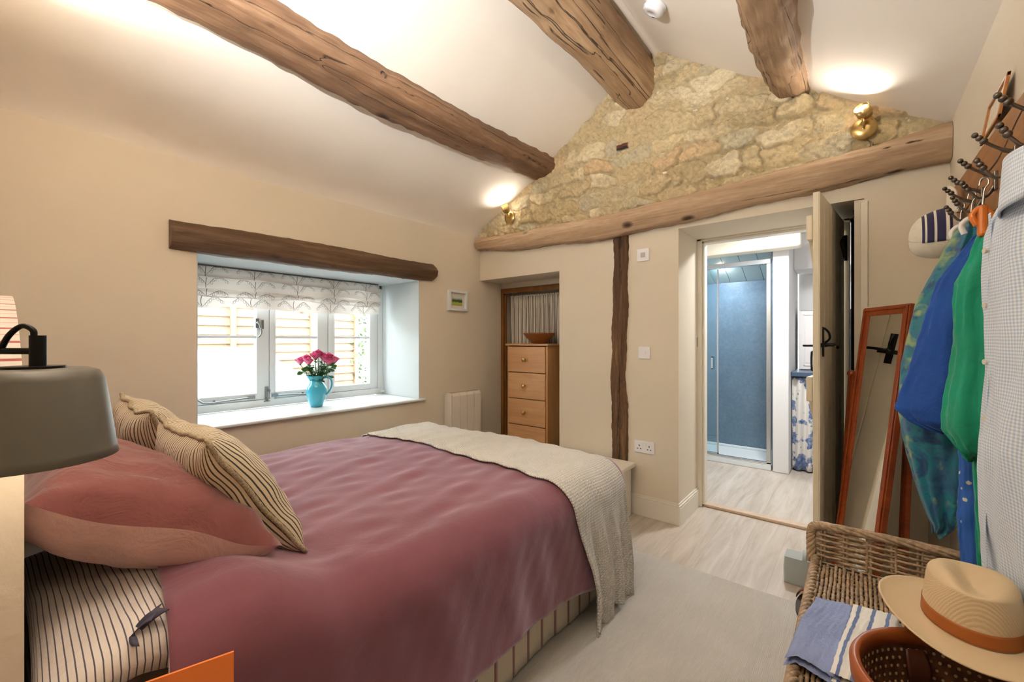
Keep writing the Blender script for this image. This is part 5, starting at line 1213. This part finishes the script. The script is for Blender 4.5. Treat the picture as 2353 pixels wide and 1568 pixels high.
for nm, (xa, ya, xb_, yb_) in (('side_panel', (sx0-.004, sy0, sx0-.004, sy1)), ('side_panel', (sx1, sy0, sx1, sy1)), ('front_panel', (sx0, sy0, sx1, sy0)), ('back_panel', (sx0, sy1, sx1, sy1))):
    g = G(); L = math.hypot(xb_-xa, yb_-ya); d = Vector((xb_-xa, yb_-ya, 0))/L; n_ = Vector((-d.y, d.x, 0)); N = max(12, int(L/.02))
    for k in range(36):
        z = .03+k*.0115; g.tube([Vector((xa, ya, z))+d*(L*i/N)+n_*.005*sin(i*pi/2*1.0+k*pi) for i in range(N+1)], .0052, 5)
    for i in range(int(L/.07)+1): p = Vector((xa, ya, 0))+d*min(L, i*.07); g.tube([(p.x, p.y, .014), (p.x, p.y, sz-.01)], .006, 6)
    g.obj(nm, M_WICK, wk, world=True)

# folded cloths on the seat
def slab(corners, z0, th, seed=0, mat=None, name='', parent=None, sag=0.0, uvs=(1, 1), droop=None, layers=1):
    c = [Vector((*p, 0)) for p in corners]; g = G()
    for ly in range(layers):
        zz0 = z0+th/layers*ly; t_ = th/layers
        for sd in (1, -1):
            def fn(u, v, sd=sd):
                a, b = 2*u-1, 2*v-1; e = max(0, 1-abs(a)**6)*max(0, 1-abs(b)**6)
                p = (c[0].lerp(c[1], u)).lerp(c[3].lerp(c[2], u), v)
                p += Vector((.004*wob(v*7, seed+ly), .004*wob(u*7, seed+ly+3), 0))
                z = zz0+t_/2+sd*t_/2*e**.35+.005*wob(u*4, v*4, seed+ly, 1.3)*(sd > 0)
                if droop: z -= droop(p.x, p.y)
                return (p.x, p.y, z)
            g.grid(fn, 30, 30, uvs=uvs, flip=sd < 0)
    return g
dr_ = lambda x, y: .9*max(0, (-.120-x))+.5*max(0, 1.24-y)*0
M_CL1 = cloth('periwinkle_cotton', '8c9ac4', .85, sheen=.2, big=9, wr=.35)
M_CL2 = stripes('white_blue_striped_cotton', 'e6e2da', '6478a8', .036, .22, ax=0, warp=.006, bump=.35)
g = slab([(-.100, 1.550), (-.015, 1.556), (-.035, 1.20), (-.145, 1.235)], .462, .034, 1, droop=dr_, layers=2)
tag(g.obj('folded_cloth', M_CL1, loc=(-.07, 1.38, .46)), 'folded periwinkle-blue cloth at the left edge of the wicker seat', 'cloth')
g = slab([(-.012, 1.552), (.088, 1.556), (.03, 1.19), (-.052, 1.20)], .470, .038, 2, uvs=(.115, .4), layers=2)
tag(g.obj('folded_cloth', M_CL2, loc=(.01, 1.38, .46)), 'folded white cloth with blue stripes between the plain blue cloth and the basket', 'cloth')

# basket with leather rim and straw hat
bk = thing('basket', 'dark woven basket with a tan leather rim on the wicker seat, under the hat', 'basket', loc=(.15, 1.06, .465))
bc = (.160, 1.062); R0 = .168
M_LRIM = plain('tan_leather', '9a4f22', .38, 0, 12, .15)
t = NT('brown_open_weave'); v = t.coord('UV'); s = t.n('SeparateXYZ', {0: v}); row = t.math('MULTIPLY', s.outputs[1], 14.0); fl = t.math('FLOOR', row)
uu = t.math('FRACT', t.math('ADD', t.math('MULTIPLY', s.outputs[0], 72.0), t.math('MULTIPLY', fl, .37))); vv = t.math('FRACT', row)
dd_ = t.math('ADD', t.math('POWER', t.math('ABSOLUTE', t.math('SUBTRACT', uu, .5)), 2.0), t.math('POWER', t.math('ABSOLUTE', t.math('SUBTRACT', vv, .5)), 2.0))
dot = t.ramp(dd_, [(.025, (1, 1, 1, 1)), (.06, (0, 0, 0, 1))])
c = t.mix(dot, t.ramp(t.noise(t.coord(), 60, 4), [(.3, sr('38200f')), (.7, sr('6e4626'))]), sr('c2a684'))
M_BWEAVE = t.out(c, .5, t.bump(t.math('ADD', t.noise(t.coord(), 70, 3), dot), .7, .004))
g = G().lathe([(.001, .470), (.115, .468), (.135, .478), (.158, .56), (.166, .632), (.163, .632), (.154, .56), (.130, .485), (.001, .478)], c=(bc[0], bc[1], 0), n=64)
g = G(); 
for (prof_, fl_) in (([(.120, .468), (.140, .50), (.158, .56), (.166, .632)], False), ([(.116, .474), (.136, .50), (.154, .56), (.162, .632)], True)):
    def fn(u, v, prof_=prof_):
        k = min(2, int(v*3)); f_ = v*3-k; r = lerp(prof_[k][0], prof_[k+1][0], f_); z = lerp(prof_[k][1], prof_[k+1][1], f_); return (bc[0]+r*cos(2*pi*u), bc[1]+r*sin(2*pi*u), z)
    g.grid(fn, 90, 24, flip=fl_)
g.grid(lambda u, v: (bc[0]+.125*v*cos(2*pi*u), bc[1]+.125*v*sin(2*pi*u), .476+.004*v), 48, 10, uvs=(.8, .8))
g.obj('woven_body', M_BWEAVE, bk, world=True)
G().lathe([(.1655, .595), (.174, .612), (.176, .638), (.170, .648), (.160, .646), (.159, .634), (.158, .622), (.163, .620)], c=(bc[0], bc[1], 0), n=72).obj('leather_rim', M_LRIM, bk, world=True)
g = G(); a0 = radians(118)
g.grid(lambda u, v: (bc[0]+(.152-.014*sin(pi*v))*cos(a0+(u-.5)*.30*sin(pi*lerp(.25, .9, v))), bc[1]+(.152-.014*sin(pi*v))*sin(a0+(u-.5)*.30*sin(pi*lerp(.25, .9, v))), .615-.085*v), 8, 8); g.obj('handle_tab', plain('dark_leather', '4a2412', .4), bk, world=True, solid=.004)

ht = thing('straw_hat', 'pale straw panama hat with a rust-brown band resting on the basket', 'hat', M=frame_mat((.178, 1.272, .668), Vector((1, 0, .0)), Vector((0, 1, .03)).normalized(), Vector((0, -.03, 1)).normalized()))
t = NT('woven_straw'); v = t.coord(); wv = t.n('TexWave', {'Vector': v, 'Scale': 260.0, 'Distortion': 1.5, 'Detail': 1.0}, wave_type='RINGS', rings_direction='Z').outputs[1]
M_STRAW = t.out(t.mix(t.math('MULTIPLY', wv, .35), sr('d8bf98'), sr('c4a67c')), .6, t.bump(wv, .25, .0015))
cax, cay = .074, .092
def brim(u, v):
    a = 2*pi*u; f_ = v; rx = lerp(cax-.002, .145, f_); ry = lerp(cay-.002, .158, f_)
    x, y = rx*cos(a), ry*sin(a); z = .018*f_**2*(cos(a)**2)*1.0-.012*f_**1.6*(sin(a)**2)*(1 if sin(a) < 0 else .5)+.004*f_**6
    return (x, y, z)
G().grid(brim, 96, 18).obj('brim', M_STRAW, ht, solid=.003)
def crown(u, v):
    a = 2*pi*u; hgt = .108
    if v < .55: f_ = v/.55; k = 1-.10*f_**1.5; z = hgt*f_*.80
    else:
        f_ = (v-.55)/.45; k = .90*cos(f_*pi/2)**.62; z = hgt*(.80+.20*sin(f_*pi/2))
    x, y = cax*k*cos(a), cay*k*sin(a)
    if v > .5: z -= .030*math.exp(-(x/.026)**2)*max(0, 1-(y/.095)**2)*sst(.55, .8, v); 
    pin = math.exp(-((y+.05)/.035)**2)*sst(.35, .8, v)*abs(cos(a)); x *= 1-.20*pin
    return (x, y, z+.002)
G().grid(crown, 96, 40).obj('crown', M_STRAW, ht)
G().grid(lambda u, v: (lambda p: (p[0]*1.018, p[1]*1.018, p[2]))(crown(u, .02+v*.17)), 96, 6).obj('hat_band', plain('rust_ribbon', 'a45a20', .55), ht, solid=.001)
